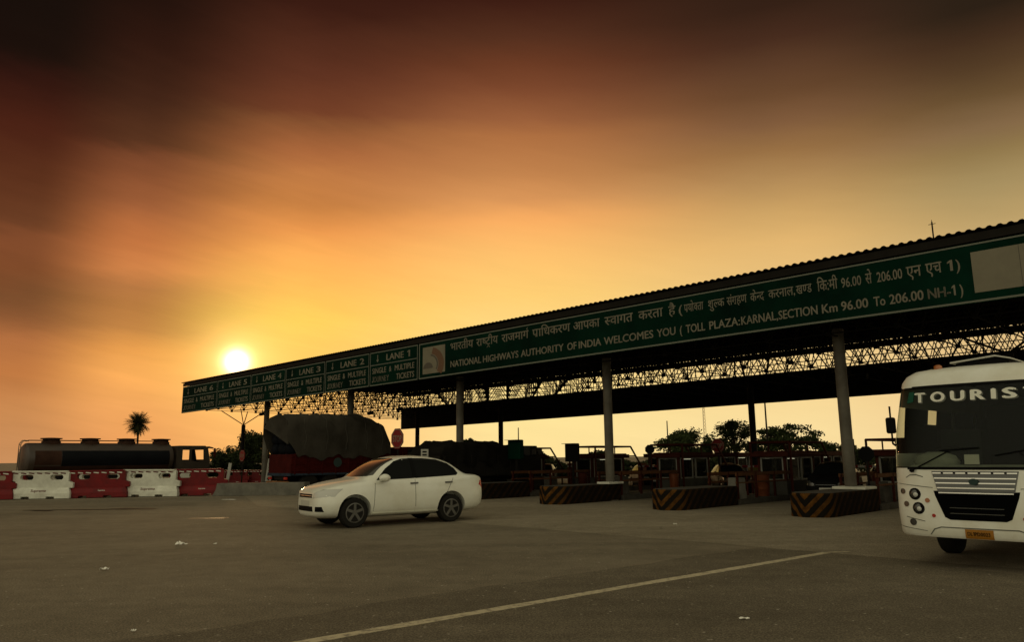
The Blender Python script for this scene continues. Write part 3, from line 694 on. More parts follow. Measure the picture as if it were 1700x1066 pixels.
m_ = MB(); m_.tube((0, 0, 0), (0, 0, .62), .022, 6); m_.build('mast', 'dark_steel', an)
m_ = MB(); m_.tube((-.09, 0, .56), (.09, 0, .56), .009, 5); m_.tube((0, 0, .6), (0, 0, .68), .008, 5); m_.build('aerial', 'dark_steel', an)

# ------------------------------------------------------------------ islands with hazard stripes
def island_mesh(w=1.2, length=3.7, h=0.65):
    out = []; r = w / 2; n = 10                       # half outline from the nose centre along the right side
    hs = [(0.0, 0.0)] + [(r * 0.55 * i / 3, 0.0 + 0.02 * i * i) for i in (1, 2)] + [(r * (0.55 + 0.45 * sin(pi / 2 * i / n)), 0.16 + 0.34 * (1 - cos(pi / 2 * i / n))) for i in range(n + 1)]
    hs += [(r, .5 + (length - .5) * i / 4) for i in (1, 2, 3, 4)]
    arc_ = [0.0]
    for a_, b_ in zip(hs, hs[1:]): arc_.append(arc_[-1] + math.dist(a_, b_))
    ring = [(-x, y, s) for (x, y), s in zip(hs[::-1], arc_[::-1])][:-1] + [(x, y, s) for (x, y), s in zip(hs, arc_)]
    bm = bmesh.new(); uv = bm.loops.layers.uv.new('arc')
    lv = [(0.0, 1.0), (h - .05, 1.0), (h, .95)]
    V = [[bm.verts.new((x * k, y if k == 1 else y + .03, z)) for x, y, s in ring] for z, k in lv]; n_ = len(ring)
    for l in range(2):
        for i in range(n_ - 1):
            f = bm.faces.new((V[l][i], V[l][i + 1], V[l + 1][i + 1], V[l + 1][i]))
            for lp, (ii, ll) in zip(f.loops, ((i, l), (i + 1, l), (i + 1, l + 1), (i, l + 1))): lp[uv].uv = (ring[ii][2], lv[ll][0])
    for l in range(2):
        f = bm.faces.new((V[l][n_ - 1], V[l][0], V[l + 1][0], V[l + 1][n_ - 1]))
        f.material_index = 1
    f = bm.faces.new(V[2]); f.material_index = 1
    bmesh.ops.recalc_face_normals(bm, faces=bm.faces)
    me = bpy.data.meshes.new('kerb_block'); bm.to_mesh(me); bm.free(); me.materials.append(MATS['hazard_stripes']); me.materials.append(MATS['old_concrete']); return me
ISL = island_mesh()
IX = {'a': 5.3, 'b': 0.5, 'c': -4.2, 'd': -9.25, 'e': -14.25, 'f': -19.2}
ilab = {'a': 'hazard striped concrete lane island behind the tourist bus', 'b': 'nearest hazard striped island, with a white plinth and a steel column on it', 'c': 'hazard striped island in front of the booth with the orange bin',
        'd': 'hazard striped island whose column stands mid canopy, left of the black octagon', 'e': 'hazard striped island directly right of the white car', 'f': 'hazard striped island carrying the tall red octagon, behind the white car'}
for k, x in IX.items():
    t = thing('traffic_island', ilab[k], 'traffic island', pz(x, -.12), PZ, 'striped islands between the toll lanes')
    link('striped_block', ISL, t)
    sl = MB(); sl.box((0, 8.9, .10), (1.25, 10.2, .20)); sl.build('low_kerb', 'old_concrete', t, bevel=.02)
for xx, w_, lab in ((IX['b'] + .05, 1.0, 'white plinth under the nearest canopy column'), (-8.85, .62, 'pale plinth under the column right of mid canopy')):
    t = MB(); t.box((0, 0, .04), (w_, .9, .08)); tag(t.build('column_plinth', 'plastic_white', None, bevel=.015, loc=pz(xx, 3.2, .65)), lab, 'plinth').rotation_euler = (0, 0, PZ)

# ------------------------------------------------------------------ toll booths
def make_booth():
    t = thing('toll_booth', '-', 'toll booth')
    w, l, z0, zs, zt = 1.15, 2.5, .18, .72, 1.62     # local: x across, y along the lane
    b = MB(); b.box((0, 0, (z0 + zs) / 2), (w, l, zs - z0)); b.build('wall', 'booth_panel', t, bevel=.01)
    p = MB()
    for x in (-1, 1):
        for y in (-1, 1): p.box((x * (w / 2 - .05), y * (l / 2 - .05), (zs + zt) / 2), (.10, .10, zt - zs))
    p.build('corner_post', 'maroon_steel', t)
    r = MB(); r.box((0, 0, zt + .09), (w + .4, l + .4, .18)); r.box((0, 0, zt + .20), (w + .2, l + .2, .05)); r.build('roof', 'maroon_steel', t, bevel=.02)
    def window(c, size, along):
        f = MB(); sx, sz = size
        for s in (-1, 1):
            if along == 'x': f.box((c[0] + s * (sx / 2 - .03), c[1], c[2]), (.06, .06, sz)); f.box((c[0], c[1], c[2] + s * (sz / 2 - .03)), (sx - .12, .055, .06))
            else: f.box((c[0], c[1] + s * (sx / 2 - .03), c[2]), (.06, .06, sz)); f.box((c[0], c[1], c[2] + s * (sz / 2 - .03)), (.055, sx - .12, .06))
        o = f.build('window', 'alu_white', t)
        g_ = MB(); g_.box(c, (sx - .1, .012, sz - .1) if along == 'x' else (.012, sx - .1, sz - .1)); g_.build('pane', 'booth_glass', o)
    zc = (zs + zt) / 2; sz = zt - zs
    window((0, -l / 2 + .05, zc), (w - .2, sz), 'x'); window((0, l / 2 - .05, zc), (w - .2, sz), 'x')
    for s in (-1, 1):
        window((s * (w / 2 - .04), -.62, zc), (1.0, sz), 'y'); window((s * (w / 2 - .04), .60, zc), (1.0, sz), 'y')
    d = MB(); d.box((0, -.2, .78), (w - .2, .5, .05)); d.box((0, -.25, .98), (.35, .25, .32)); d.build('counter', 'interior', t)
    lm = MB(); lm.tube((-.2, .3, 1.57), (.2, .3, 1.57), .03, 8); lm.build('tube_lamp', 'lamp_lit', t)
    return t
def make_frame():
    t = thing('tubular_gantry', '-', 'gantry')
    for s in (-1, 1):
        f = MB(); x = s * .82
        f.path([(x, -1.5, .2), (x, -1.5, 2.18), (x, 1.3, 2.18), (x, 2.2, 1.15), (x, 2.2, .2)], .045, 6); f.tube((x, -1.5, 1.72), (x, 1.7, 1.72), .03, 6); f.tube((x, 0, 2.18), (x, 0, 1.72), .03, 6)
        f.build('side_rail', 'maroon_steel', t)
    c = MB()
    for y, z in ((-1.5, 2.18), (1.3, 2.18)): c.tube((-.82, y, z), (.82, y, z), .045, 6)
    c.build('crossbar', 'maroon_steel', t)
    return t
booth0, frame0 = make_booth(), make_frame()
blab = {'b': 'toll booth at the left edge of the bus', 'c': 'toll booth with a white door frame above the orange bin', 'd': 'toll booth in front of the big round trees', 'e': 'toll booth seen left of the pale column at mid canopy', 'f': 'toll booth with two small lit lamps, right of the tarpaulin heap'}
fl_ = {'b': 'booth beside the bus', 'c': 'booth above the orange bin', 'd': 'booth by the big trees', 'e': 'booth behind the mid canopy column', 'f': 'booth with lit lamps'}
for i, (k, y) in enumerate((('b', 8.0), ('c', 8.6), ('d', 9.0), ('e', 9.2), ('f', 8.6))):
    bt = booth0 if i == 0 else copy_thing(booth0); bt.location = pz(IX[k], y); bt.rotation_euler = (0, 0, PZ); bt['label'] = blab[k]; bt['group'] = 'toll booths on the islands'
    gf = frame0 if i == 0 else copy_thing(frame0); gf.location = pz(IX[k], y + .2); gf.rotation_euler = (0, 0, PZ); gf['label'] = 'maroon tubular gantry around the ' + fl_[k]; gf['group'] = 'tubular gantries round the booths'

gr0 = thing('guard_rail', '-', 'guard rail')
for s_ in (-1, 1):
    r_ = MB(); r_.box((s_ * .55, 0, .84), (.05, 4.2, .12)); r_.box((s_ * .55, 0, .55), (.04, 4.2, .06)); r_.build('rail', 'truck_orange_dull', gr0, bevel=.01)
    for y in (-2.0, -.7, .7, 2.0): p_ = MB(); p_.box((s_ * .55, y, .45), (.07, .07, .9)); p_.build('post', 'maroon_steel', gr0)
bm0 = thing('boom_gate', '-', 'boom gate')
c_ = MB(); c_.box((0, 0, .55), (.32, .34, 1.1)); c_.box((0, 0, 1.12), (.36, .38, .05)); c_.build('cabinet', 'bin_orange', bm0, bevel=.02)
a_ = MB(); a_.box((1.45, -.2, .98), (3.1, .04, .09)); ao_ = a_.build('boom', 'sign_white', bm0); a_ = MB()
for q in range(5): a_.box((.45 + q * .6, -.2, .98), (.28, .05, .10))
a_.build('stripe', 'stop_red', ao_)
glab = {'b': 'in front of the booth beside the bus', 'c': 'before the booth above the orange bin', 'd': 'before the booth by the big trees', 'e': 'before the booth behind the mid canopy column', 'f': 'before the booth with lit lamps'}
for i, k in enumerate('bcdef'):
    o = gr0 if i == 0 else copy_thing(gr0); o.location = pz(IX[k], 5.7, .2 if k else 0); o.rotation_euler = (0, 0, PZ); o['label'] = 'dull orange guard rail ' + glab[k]; o['group'] = 'guard rails on the islands'
    o = bm0 if i == 0 else copy_thing(bm0); o.location = pz(IX[k] + .1, 12.6, .2); o.rotation_euler = (0, 0, PZ); o['label'] = 'boom gate across the lane just behind the booth ' + {'b': 'beside the bus', 'c': 'above the orange bin', 'd': 'by the big trees', 'e': 'behind the mid canopy column', 'f': 'with lit lamps'}[k]; o['group'] = 'boom gates behind the booths'
for x, lab in ((3.0, 'far booth beyond the nearest column'), (-2.6, 'far booth beyond the yellow drum, right of it'), (-7.4, 'far booth under the big round trees'), (-12.2, 'far booth right of the mid canopy column'), (-17.0, 'far booth left of the mid canopy column')):
    o = copy_thing(booth0, pz(x, 19.2), PZ, lab, 'toll booths on the islands')

# round-cornered octagon signs
def octagon(name, label, loc, dia, rz, m='stop_red', pole=1.8, text=True, group=None, pm='dark_steel'):
    t = thing(name, label, 'road sign', (loc.x, loc.y, max(0, loc.z - pole)), rz, group); zc = loc.z - max(0, loc.z - pole)
    o = MB(); ps = [(dia / 2 * cos(pi / 8 + i * pi / 4), zc + dia / 2 * sin(pi / 8 + i * pi / 4)) for i in range(8)]; o.prism(ps, 'Y', -.012, .012); o.build('plate', m, t)
    if text:
        r = MB(); q = [(dia / 2 * k * cos(pi / 8 + i * pi / 4), -.016, zc + dia / 2 * k * sin(pi / 8 + i * pi / 4)) for k in (.86, .93) for i in range(8)]
        r.add(q, [(i, (i + 1) % 8, 8 + (i + 1) % 8, 8 + i) for i in range(8)])
        fit(r, glyphs('STOP', .03), (-dia * .34, zc - dia * .15, dia * .34, zc + dia * .15, *CAPS), lambda u, v: (u, -.016, v)); r.build('lettering', 'emblem_teal' if m != 'stop_red' else 'sign_blank', t, fix=False)
    p = MB(); p.tube((0, .04, 0), (0, .04, zc + dia * .3), .035, 8); p.build('post', pm, t)
    return t
octagon('stop_sign', 'tall red octagonal stop sign beside the tarpaulin truck', pz(-18.95, .3, 2.62), 1.0, PZ, pole=1.9)
octagon('stop_sign', 'small red octagonal sign low before the left strut column', aty(402, 757, 40), .62, PZ, pole=2.2)
octagon('stop_sign', 'black octagonal sign seen from behind left of the bus', pz(.55, 4.35, 1.70), .50, radians(-28), m='black_plastic', text=False, pole=1.3)
octagon('stop_sign', 'small black octagon left of the big round trees', pz(-9.2, 6.4, 1.98), .42, radians(-15), m='black_plastic', text=False, pole=1.5)
octagon('stop_sign', 'dim red octagon above the booth by the big trees', pz(-8.9, 11.4, 2.15), .72, PZ, pole=2.1)
def lane_box(label, px, py, s, k, w, h, m):
    p = on_sign(px, py, k); t = thing('signal_box', label, 'signal box', pz(p.x, k, 0), PZ)
    b = MB(); b.box((0, 0, p.z), (w, .22, h)); b.build('housing', m, t, bevel=.015)
    v = MB(); v.box((0, -.14, p.z + h / 2 + .01), (w + .06, .34, .02)); v.build('visor', 'black_plastic', t)
    q = MB(); q.tube((0, .05, 0), (0, .05, p.z - h / 2), .05, 8); q.build('post', 'dark_steel', t)
lane_box('dark green lane signal box above the tarpaulin heap end', 856, 747, 0, 4.2, .82, .86, 'sign_green')
lane_box('black lane signal box left of the pale mid column', 950, 752, 0, 6.4, .72, .82, 'black_plastic')
def drum(label, p, r, h, m, name='traffic_drum'):
    t = thing(name, label, 'drum', p, PZ)
    b = MB(); b.lathe([(r * .86, 0), (r * .90, h * .30), (r * .95, h * .32), (r * .96, h * .62), (r, h * .64), (r, h * .96), (r * .9, h)], n=20); b.build('body', m, t, smooth=35)
    c = MB(); c.lathe([(r * 1.06, h * .93), (r * 1.06, h), (r * .6, h + .03)], n=20); c.build('rim', m, t, smooth=35)
drum('orange bin standing before the booth with the white door frame', pz(IX['c'] + .25, 6.1, .20), .24, .78, 'bin_orange', 'litter_bin')
drum('small orange drum on the striped island left of the orange bin', pz(-8.45, 7.0, .0), .19, .95, 'bin_orange')
drum('dull maroon drum standing left of the pale mid column', pz(-13.4, 6.9, 0), .22, .95, 'maroon_steel')
drum('yellow drum at the foot of a dark rear column', pz(-9.6, 16.3, 0), .42, 1.1, 'drum_yellow')
def cblock(label, p, s, rz=PZ, m='concrete'):
    b = MB(); w, d, h = s; b.prism([(-w / 2, 0), (w / 2, 0), (w / 2 * .90, h * .45), (w / 2 * .86, h), (-w / 2 * .86, h), (-w / 2 * .90, h * .45)], 'Y', -d / 2, d / 2)
    o = b.build('concrete_block', m, None, bevel=.02, loc=p); o.rotation_euler = (0, 0, rz); tag(o, label, 'block', 'loose concrete blocks')
cblock('pale concrete block at the end of the island left of the orange bin', pz(IX['c'] + .35, 4.0, .2), (.5, .45, .72))
cblock('grey concrete block behind the nearest striped island', pz(IX['b'] + .1, 4.9, .2), (.6, .5, .62), m='old_concrete')
cblock('grey block behind the island with the mid canopy column', pz(IX['d'] + .15, 4.2, .2), (.5, .45, .72), m='old_concrete')
cblock('small grey block standing left of the mid canopy island', pz(IX['e'] + .1, 5.5, .2), (.5, .45, .62), m='old_concrete')
cblock('long grey concrete median block beside the last red barrier', ground(411, 823), (3.3, .7, .60), radians(-3))
cblock('grey concrete median block partly behind the car bonnet', ground(478, 822.5), (2.2, .7, .62), radians(-6))

# ------------------------------------------------------------------ plastic barriers
def make_barrier(white):
    t = thing('traffic_barrier', '-', 'barrier'); Wd, Hh = 2.9, 1.30
    u = MB(); u.prism([(-1.10, .50), (1.45, .50), (1.45, .74), (1.24, .80), (1.24, 1.22), (1.18, 1.26), (-1.30, 1.26), (-1.36, 1.20), (-1.36, .86), (-1.10, .80)], 'Y', -.13, .13)
    me = u.mesh('wall', 'plastic_white' if white else 'plastic_red')
    cs = []
    for cx_ in (-.62, .70):
        c = MB(); ps = []
        for i in range(20):
            a_ = 2 * pi * i / 20; ps.append((cx_ + (.17 if cos(a_) > 0 else -.17) + .12 * cos(a_), 1.0 + .12 * sin(a_)))
        c.prism(ps, 'Y', -.4, .4); cs.append(c)
    me = cut(me, cs); o = link('wall', me, t, bevel=.02)
    b = MB(); rings = [(.02, 1.0, .30), (.26, .99, .29), (.46, .93, .20), (.52, .90, .14)]
    vs = []; n = 0
    for z, kx, hy_ in rings: vs += [(-1.45 * kx, -hy_, z), (1.42 * kx, -hy_, z), (1.42 * kx, hy_, z), (-1.45 * kx, hy_, z)]
    b.add(vs, [(4 * k + i, 4 * k + (i + 1) % 4, 4 * k + 4 + (i + 1) % 4, 4 * k + 4 + i) for k in range(3) for i in range(4)] + [(0, 1, 2, 3), (12, 13, 14, 15)])
    me = b.mesh('base', 'plastic_white' if white else 'plastic_red'); cs = []
    for cx_ in (-.55, .55): c = MB(); c.box((cx_, 0, .03), (.36, 1, .16)); cs.append(c)
    me = cut(me, cs); link('base', me, t, bevel=.02)
    lp = MB(); lp.box((-.06, 0, 1.275), (2.46, .34, .07)); lp.build('lip', 'plastic_white' if white else 'plastic_red', t, bevel=.03)
    ds = MB()
    for i in range(7): ds.box((-1.12 + i * .35, -.132, 1.19), (.23, .02, .05), ry=.12)
    ds.build('slot', 'plastic_dash' if white else 'plastic_white', t)
    tx = MB(); fit(tx, glyphs('Supreme', .03), (-.34, .33, .34, .45, *CAPS) if white else (.10, .33, .42, .39, *CAPS), lambda u_, v_: (u_, -.285 + (v_ - .26) * .45 - .012, v_)); tx.build('lettering', 'plastic_dash' if white else 'plastic_white', t, fix=False)
    return t
bw, br = make_barrier(True), make_barrier(False)
BL = [((-28, 828.5), False), ((69, 829.5), True), ((163, 828.5), False), ((249, 827), True), ((329, 826), False)]
blabs = ['red plastic barrier cut by the left picture edge', 'white plastic barrier below the tank end with the ladder', 'red plastic barrier between the two white barriers', 'white plastic barrier just left of the truck cab', 'red plastic barrier below the truck cab, last of the row']
PIX = [p for p, _ in BL]
for i, ((p, wh), lab) in enumerate(zip(BL, blabs)):
    src = bw if wh else br; first = i in (0, 1)
    o = src if first else copy_thing(src); g_ = ground(*p); dist = 36.2 + i * .55; pt = aty(p[0], 800, dist); o.location = (pt.x, dist, 0); o.rotation_euler = (0, radians((0, .4, -.3, .5, -.4)[i]), radians(10 - i * 1.0 + (1.5, -1.2, 1.6, -1.8, .8)[i])); o['label'] = lab; o['group'] = 'red and white barriers'
    sc = 1.0; o.scale = (1.0, 1, 1)
for k, (px, wh, lab) in enumerate(((28, False, 'red barrier of the back row behind the leftmost white barrier'), (122, True, 'white barrier of the back row behind the middle red barrier'), (208, True, 'white barrier of the back row behind the second white barrier'), (300, True, 'white barrier of the back row behind the last red barrier'))):
    o = copy_thing(bw if wh else br, None, radians(9), lab, 'red and white barriers'); q = aty(px, 800, 37.9 + k * .45); o.location = (q.x, q.y, 0); o.scale = (1, 1, .97)
for (px, d), lab in zip(((392, 52), (424, 52.5)), ('far red barrier seen below the low red octagon', 'far red barrier seen left of the tarpaulin truck')):
    o = copy_thing(br, (aty(px, 790, d).x, d, -.25), radians(4), lab, 'red and white barriers'); o.scale = (.62, .8, .80); o.location.z = 0
for px, py0, py1, d, w_, lean, lab in ((375, 769, 799, 41, .16, .12, 'narrow white marker post leaning beside the last barrier'), (443, 762, 797, 40, .30, .10, 'white dotted marker board beside the tarpaulin truck')):
    p = aty(px, py1, d); q = aty(px, py0, d); t = thing('marker_post', lab, 'marker post', (p.x, d, 0), 0, rot=(0, lean, 0))
    b = MB(); b.box((0, 0, q.z / 2 + .3), (w_, .05, q.z - .6)); b.tube((0, .03, 0), (0, .03, q.z - .3), .03, 6); b.build('board', 'sign_white', t)
    if w_ > .2:
        dd = MB()
        for i in range(5): dd.box((0, -.028, .75 + i * .28), (.12, .01, .10), ry=.5)
        dd.build('mark', 'ink', t)
p = aty(705, 753, 31); t = thing('notice_board', 'small white square notice above the car roof', 'notice', (p.x, 31, 0), radians(-12))
b = MB(); b.box((0, 0, p.z), (.31, .02, .33)); b.build('board', 'sign_white', t); b = MB(); b.box((0, -.014, p.z + .06), (.18, .008, .06)); b.box((0, -.014, p.z - .06), (.18, .008, .06)); b.build('mark', 'ink', t); b = MB(); b.tube((0, .03, 0), (0, .03, p.z), .025, 6); b.build('post', 'dark_steel', t)

# ------------------------------------------------------------------ cars
def make_car(name, label, paint='white_paint'):
    t = thing(name, label, 'car')
    #  x, zb, (zsill,w), (zmid,w), (zbelt,w), (zre,wre), ztop      (front bumper at x = 0, length along +x)
    S = [(-0.02, .30, .34, .36, .52, .38, .71, .34, .735, .20, .745), (0.03, .24, .34, .60, .54, .62, .76, .56, .805, .34, .815), (0.16, .20, .30, .76, .55, .775, .81, .69, .87, .46, .885),
         (0.45, .19, .28, .815, .57, .83, .88, .755, .945, .52, .965), (0.78, .19, .27, .835, .59, .845, .93, .785, .995, .56, 1.015), (1.00, .19, .27, .835, .60, .85, .945, .80, 1.02, .58, 1.04),
         (1.10, .19, .27, .835, .60, .85, .95, .80, 1.045, .61, 1.085), (1.42, .19, .27, .835, .60, .85, .96, .795, 1.27, .635, 1.305), (1.74, .19, .27, .835, .60, .85, .968, .79, 1.44, .585, 1.475),
         (2.10, .19, .27, .835, .60, .85, .975, .79, 1.485, .565, 1.53), (2.60, .19, .27, .835, .60, .85, .99, .785, 1.48, .56, 1.535), (3.00, .19, .27, .835, .61, .85, 1.00, .78, 1.425, .565, 1.475),
         (3.30, .19, .28, .83, .62, .845, 1.015, .775, 1.355, .57, 1.395), (3.55, .20, .29, .82, .63, .835, 1.03, .765, 1.16, .575, 1.18), (3.70, .21, .30, .81, .64, .825, 1.04, .75, 1.075, .59, 1.088),
         (3.92, .23, .32, .79, .66, .805, 1.03, .725, 1.07, .57, 1.08), (4.10, .27, .36, .71, .66, .75, 1.0, .66, 1.045, .48, 1.055), (4.15, .34, .42, .54, .66, .60, .92, .50, .97, .32, .975)]
    vs, fs = [], []
    for x, zb, zs, ws, zm, wm, zl, wl, zr, wr, zt in S:
        h = [(0, zb), (ws * .72, zb), (ws, zs), (wm, zm), (wl + (wm - wl) * .25, zl - .05), (wl, zl + .01), (wl + (wr - wl) * .5, zl + (zr - zl) * .52), (wr, zr), (wr * .62, zr + (zt - zr) * .78), (0, zt)]
        vs += [(x, -w, z) for w, z in h] + [(x, w, z) for w, z in h[-2:0:-1]]
    n = 18
    for k in range(len(S) - 1): fs += [(k * n + i, k * n + (i + 1) % n, (k + 1) * n + (i + 1) % n, (k + 1) * n + i) for i in range(n)]
    fs += [tuple(range(n)), tuple(range((len(S) - 1) * n, len(S) * n))]
    b = MB(); b.add(vs, fs); me = subsurf(b.mesh('body', paint), 2)
    bv = bvh_of(me)
    AX = (.80, 3.19)
    cs = []
    for ax in AX:
        for s in (-1, 1): c = MB(); c.tube((ax, s * .50, .34), (ax, s * 1.2, .34), .37, 36); cs.append(c)
    me = cut(me, cs); smooth_mesh(me, 38); link('body', me, t)
    for ax in AX:
        for s in (-1, 1):
            w = MB(); y0 = s * .60; y1 = s * .80
            prof = [(.20, min(y0, y1)), (.295, min(y0, y1)), (.318, min(y0, y1) + .03), (.318, max(y0, y1) - .03), (.295, max(y0, y1)), (.20, max(y0, y1))]
            w.lathe(prof, 'Y', (ax, 0, .318), 32); wo = w.build('wheel', 'rubber', t, smooth=40)
            r = MB(); yo = s * .805
            r.lathe([(.205, yo - s * .03), (.21, yo), (.19, yo + s * .006), (.185, yo - s * .02)][::(1 if s > 0 else -1)], 'Y', (ax, 0, .318), 28)
            for q in range(5):
                a_ = 2 * pi * q / 5 + .3; r.box((ax + .10 * cos(a_), yo - s * .01, .33 + .10 * sin(a_)), (.20, .022, .055), ry=-a_)
            r.tube((ax, yo - s * .03, .33), (ax, yo + s * .008, .33), .045, 12); r.build('rim', 'alloy', wo)
    und = MB(); und.box((2.0, 0, .30), (3.2, 1.1, .2)); und.build('underbody', 'black_plastic', t)
    side_front = [(1.30, .99), (2.215, 1.015), (2.215, 1.46), (2.00, 1.448), (1.80, 1.395), (1.55, 1.235)]
    side_rear = [(2.265, 1.015), (3.34, 1.06), (3.41, 1.10), (3.35, 1.21), (3.18, 1.335), (2.90, 1.425), (2.55, 1.455), (2.265, 1.458)]
    for s in (-1, 1):
        panel(bv, side_front, 'Y', s, 'side_window', 'dark_glass', t); panel(bv, side_rear, 'Y', s, 'side_window', 'dark_glass', t)
        panel(bv, [(2.195, 1.018), (2.285, 1.02), (2.285, 1.458), (2.195, 1.458)], 'Y', s, 'door_pillar', 'black_plastic', t, cuts=5, off=.012)
        for x in (2.12, 3.02): panel(bv, [(x, .885), (x + .19, .89), (x + .19, .925), (x, .92)], 'Y', s, 'door_handle', 'alloy', t, off=.022, cuts=2, skirt=.03)
        for xs_ in ([(2.24, .30), (2.247, .30), (2.247, .99), (2.24, .99)], [(1.215, .34), (1.222, .34), (1.262, .93), (1.255, .93)], [(3.02, .62), (3.027, .62), (3.25, 1.0), (3.243, 1.0)]):
            panel(bv, xs_, 'Y', s, 'door_seam', 'ink', t, off=.004, cuts=5, skirt=.005)
        panel(bv, [(1.20, .275), (2.84, .275), (2.84, .305), (1.20, .305)], 'Y', s, 'sill_trim', 'chrome' if False else paint, t, off=.022, cuts=3, skirt=.03)
        m_ = MB(); m_.lathe([(.02, -.085), (.075, -.07), (.095, 0), (.085, .06), (.03, .085)], 'Y', (1.42, s * .95, 1.04), 14, (1.35, .95)); m_.box((1.42, s * .86, .99), (.08, .12, .045)); m_.build('wing_mirror', paint, t, smooth=60)
        panel(bv, [(s * .42, .635), (s * .775, .67), (s * .775, .83), (s * .62, .82), (s * .43, .735)], 'X', -1, 'headlight', 'lamp_glass', t, cuts=4)
        panel(bv, [(s * .44, .76), (s * .70, .74), (s * .745, .83), (s * .70, .93), (s * .50, .93)], 'X', 1, 'taillight', 'red_lens', t, cuts=4)
        panel(bv, [(4.02, .80), (4.12, .79), (4.12, .92), (4.04, .93)], 'Y', s, 'taillight', 'red_lens', t, cuts=3)
    panel(bv, [(-.58, 1.075), (-.665, 1.10), (-.515, 1.43), (-.40, 1.462), (.40, 1.462), (.515, 1.43), (.665, 1.10), (.58, 1.075), (0, 1.06)], 'X', -1, 'windscreen', 'windscreen_glass', t, cuts=5)
    panel(bv, [(-.55, 1.12), (-.50, 1.40), (.50, 1.40), (.55, 1.12)], 'X', 1, 'rear_window', 'dark_glass', t, cuts=5)
    for z0, z1 in ((.645, .675), (.695, .722)): panel(bv, [(-.385, z0), (.385, z0), (.37, z1), (-.37, z1)], 'X', -1, 'grille', 'black_plastic', t, cuts=5, off=.004)
    panel(bv, [(-.37, .678), (.37, .678), (.37, .692), (-.37, .692)], 'X', -1, 'grille_bar', 'chrome', t, cuts=5, off=.012)
    for a_, b2 in ((-.70, -.50), (-.42, .42), (.50, .70)): panel(bv, [(a_, .36), (b2, .36), (b2 - .02, .465), (a_ + .02, .465)], 'X', -1, 'air_intake', 'black_plastic', t, cuts=4, off=.004)
    panel(bv, [(-.25, .475), (.25, .475), (.25, .585), (-.25, .585)], 'X', -1, 'number_plate', 'plate_white', t, cuts=3, off=.012)
    return t
CARS = 1.17; CYAW = radians(35)
car = make_car('white_car', 'white saloon car driving left across the toll plaza', 'white_paint')
car.scale = (CARS,) * 3; car.rotation_euler = (0, 0, CYAW)
wf = ground(586, 877); off = Matrix.Rotation(CYAW, 3, 'Z') @ (Vector((.80, -.72, 0)) * CARS); car.location = wf - off
FARC = [(1075, 42, 95, 'car_black', 'dark car seen through the lane left of the big round trees', 0.80), (1212, 36, 88, 'car_black', 'dark car beyond the island with the orange bin', 0.82), (975, 44, 70, 'car_black', 'dark car beyond the booth left of the mid column', 0.80),
        (1480, 34, 75, 'car_maroon', 'dark maroon car seen below the black octagon', 0.84), (1385, 28.5, 58, 'car_black', 'black car with pale bonnet close behind the nearest column', 0.90), (1140, 55, 60, 'car_maroon', 'far maroon car glimpsed through the booth before the trees', 0.80), (905, 52, 80, 'car_silver', 'far silver car glimpsed through the booth with lit lamps', 0.80)]
for px, d, yaw, pm_, lab, sc in FARC:
    c = copy_thing(car, None, None, lab, 'cars queueing beyond the islands'); c.name = 'queueing_car'; c.scale = (sc, sc, sc * 1.05)
    q = aty(px, 790, d); R_ = Matrix.Rotation(radians(yaw), 3, 'Z'); c.location = Vector((q.x, d, 0)) - R_ @ Vector((2.0 * sc, 0, 0)); c.rotation_euler = (0, 0, radians(yaw)); override(c, {'white_paint': pm_, 'windscreen_glass': 'dark_glass', 'lamp_glass': 'lamp_dark', 'chrome': 'lamp_dark'})

# ------------------------------------------------------------------ tourist bus (local: front at y = 0 facing -y, body towards +y)
bus = thing('tourist_bus', 'white tourist bus with a big windscreen, coming out of the toll lane', 'bus', pz(6.78, -8.05), PZ)
BLEN = 9.5
ZS = [.46, .50, .62, .80, 1.00, 1.20, 1.40, 1.475, 1.70, 1.95, 2.20, 2.45, 2.66, 2.735, 2.83, 2.93, 3.01, 3.06]
def bus_w(z): return np.interp(z, [.46, .5, .8, 1.5, 2.0, 2.735, 2.83, 2.93, 3.01, 3.06], [1.17, 1.19, 1.21, 1.21, 1.19, 1.09, 1.08, 1.03, .92, .66])
def bus_y(z): return np.interp(z, [.46, .5, .8, 1.2, 1.475, 2.0, 2.735, 2.83, 2.93, 3.01, 3.06], [.03, .0, .0, .02, .05, .12, .28, .32, .40, .52, .80])
half_u = [(0.0, 0.0), (.25, .004), (.45, .016), (.62, .035), (.76, .07), (.86, .12), (.93, .19), (.975, .29), (1.0, .44)]
side_y = [.9, 1.5, 2.05, 2.5, 3.4, 3.55, 4.8, 4.95, 6.2, 6.35, 7.6, 7.75, 9.1, BLEN]
def ring_at(z):
    w, y0 = bus_w(z), bus_y(z); r = [(u * w, y0 + v * 1.1) for u, v in half_u] + [(w, y) for y in side_y]
    return [(-x, y) for x, y in r[::-1]][:-1] + r
rings = [ring_at(z) for z in ZS]; RN = len(rings[0]); mid = RN // 2; CN = len(half_u) - 1
groups = {'body': MB(), 'ws': MB(), 'sg': MB(), 'dg': MB()}
for k in range(len(ZS) - 1):
    for i in range(RN - 1):
        z0, z1 = ZS[k], ZS[k + 1]; a_ = abs(i - mid + .5)
        key = 'body'
        if 1.47 < z0 and z1 < 2.74 and a_ < CN - 1: key = 'ws'
        j = int(a_ - CN)
        if 1.69 < z0 and z1 < 2.46 and j in (0, 1, 2, 3, 4, 6, 8, 10): key = 'sg' if ((j == 0 and z0 > 1.94) or (j == 3 and z0 > 2.19)) else 'dg'
        p = [rings[k][i], rings[k][i + 1], rings[k + 1][i + 1], rings[k + 1][i]]
        groups[key].add([(p[0][0], p[0][1], z0), (p[1][0], p[1][1], z0), (p[2][0], p[2][1], z1), (p[3][0], p[3][1], z1)], [(0, 1, 2, 3)])
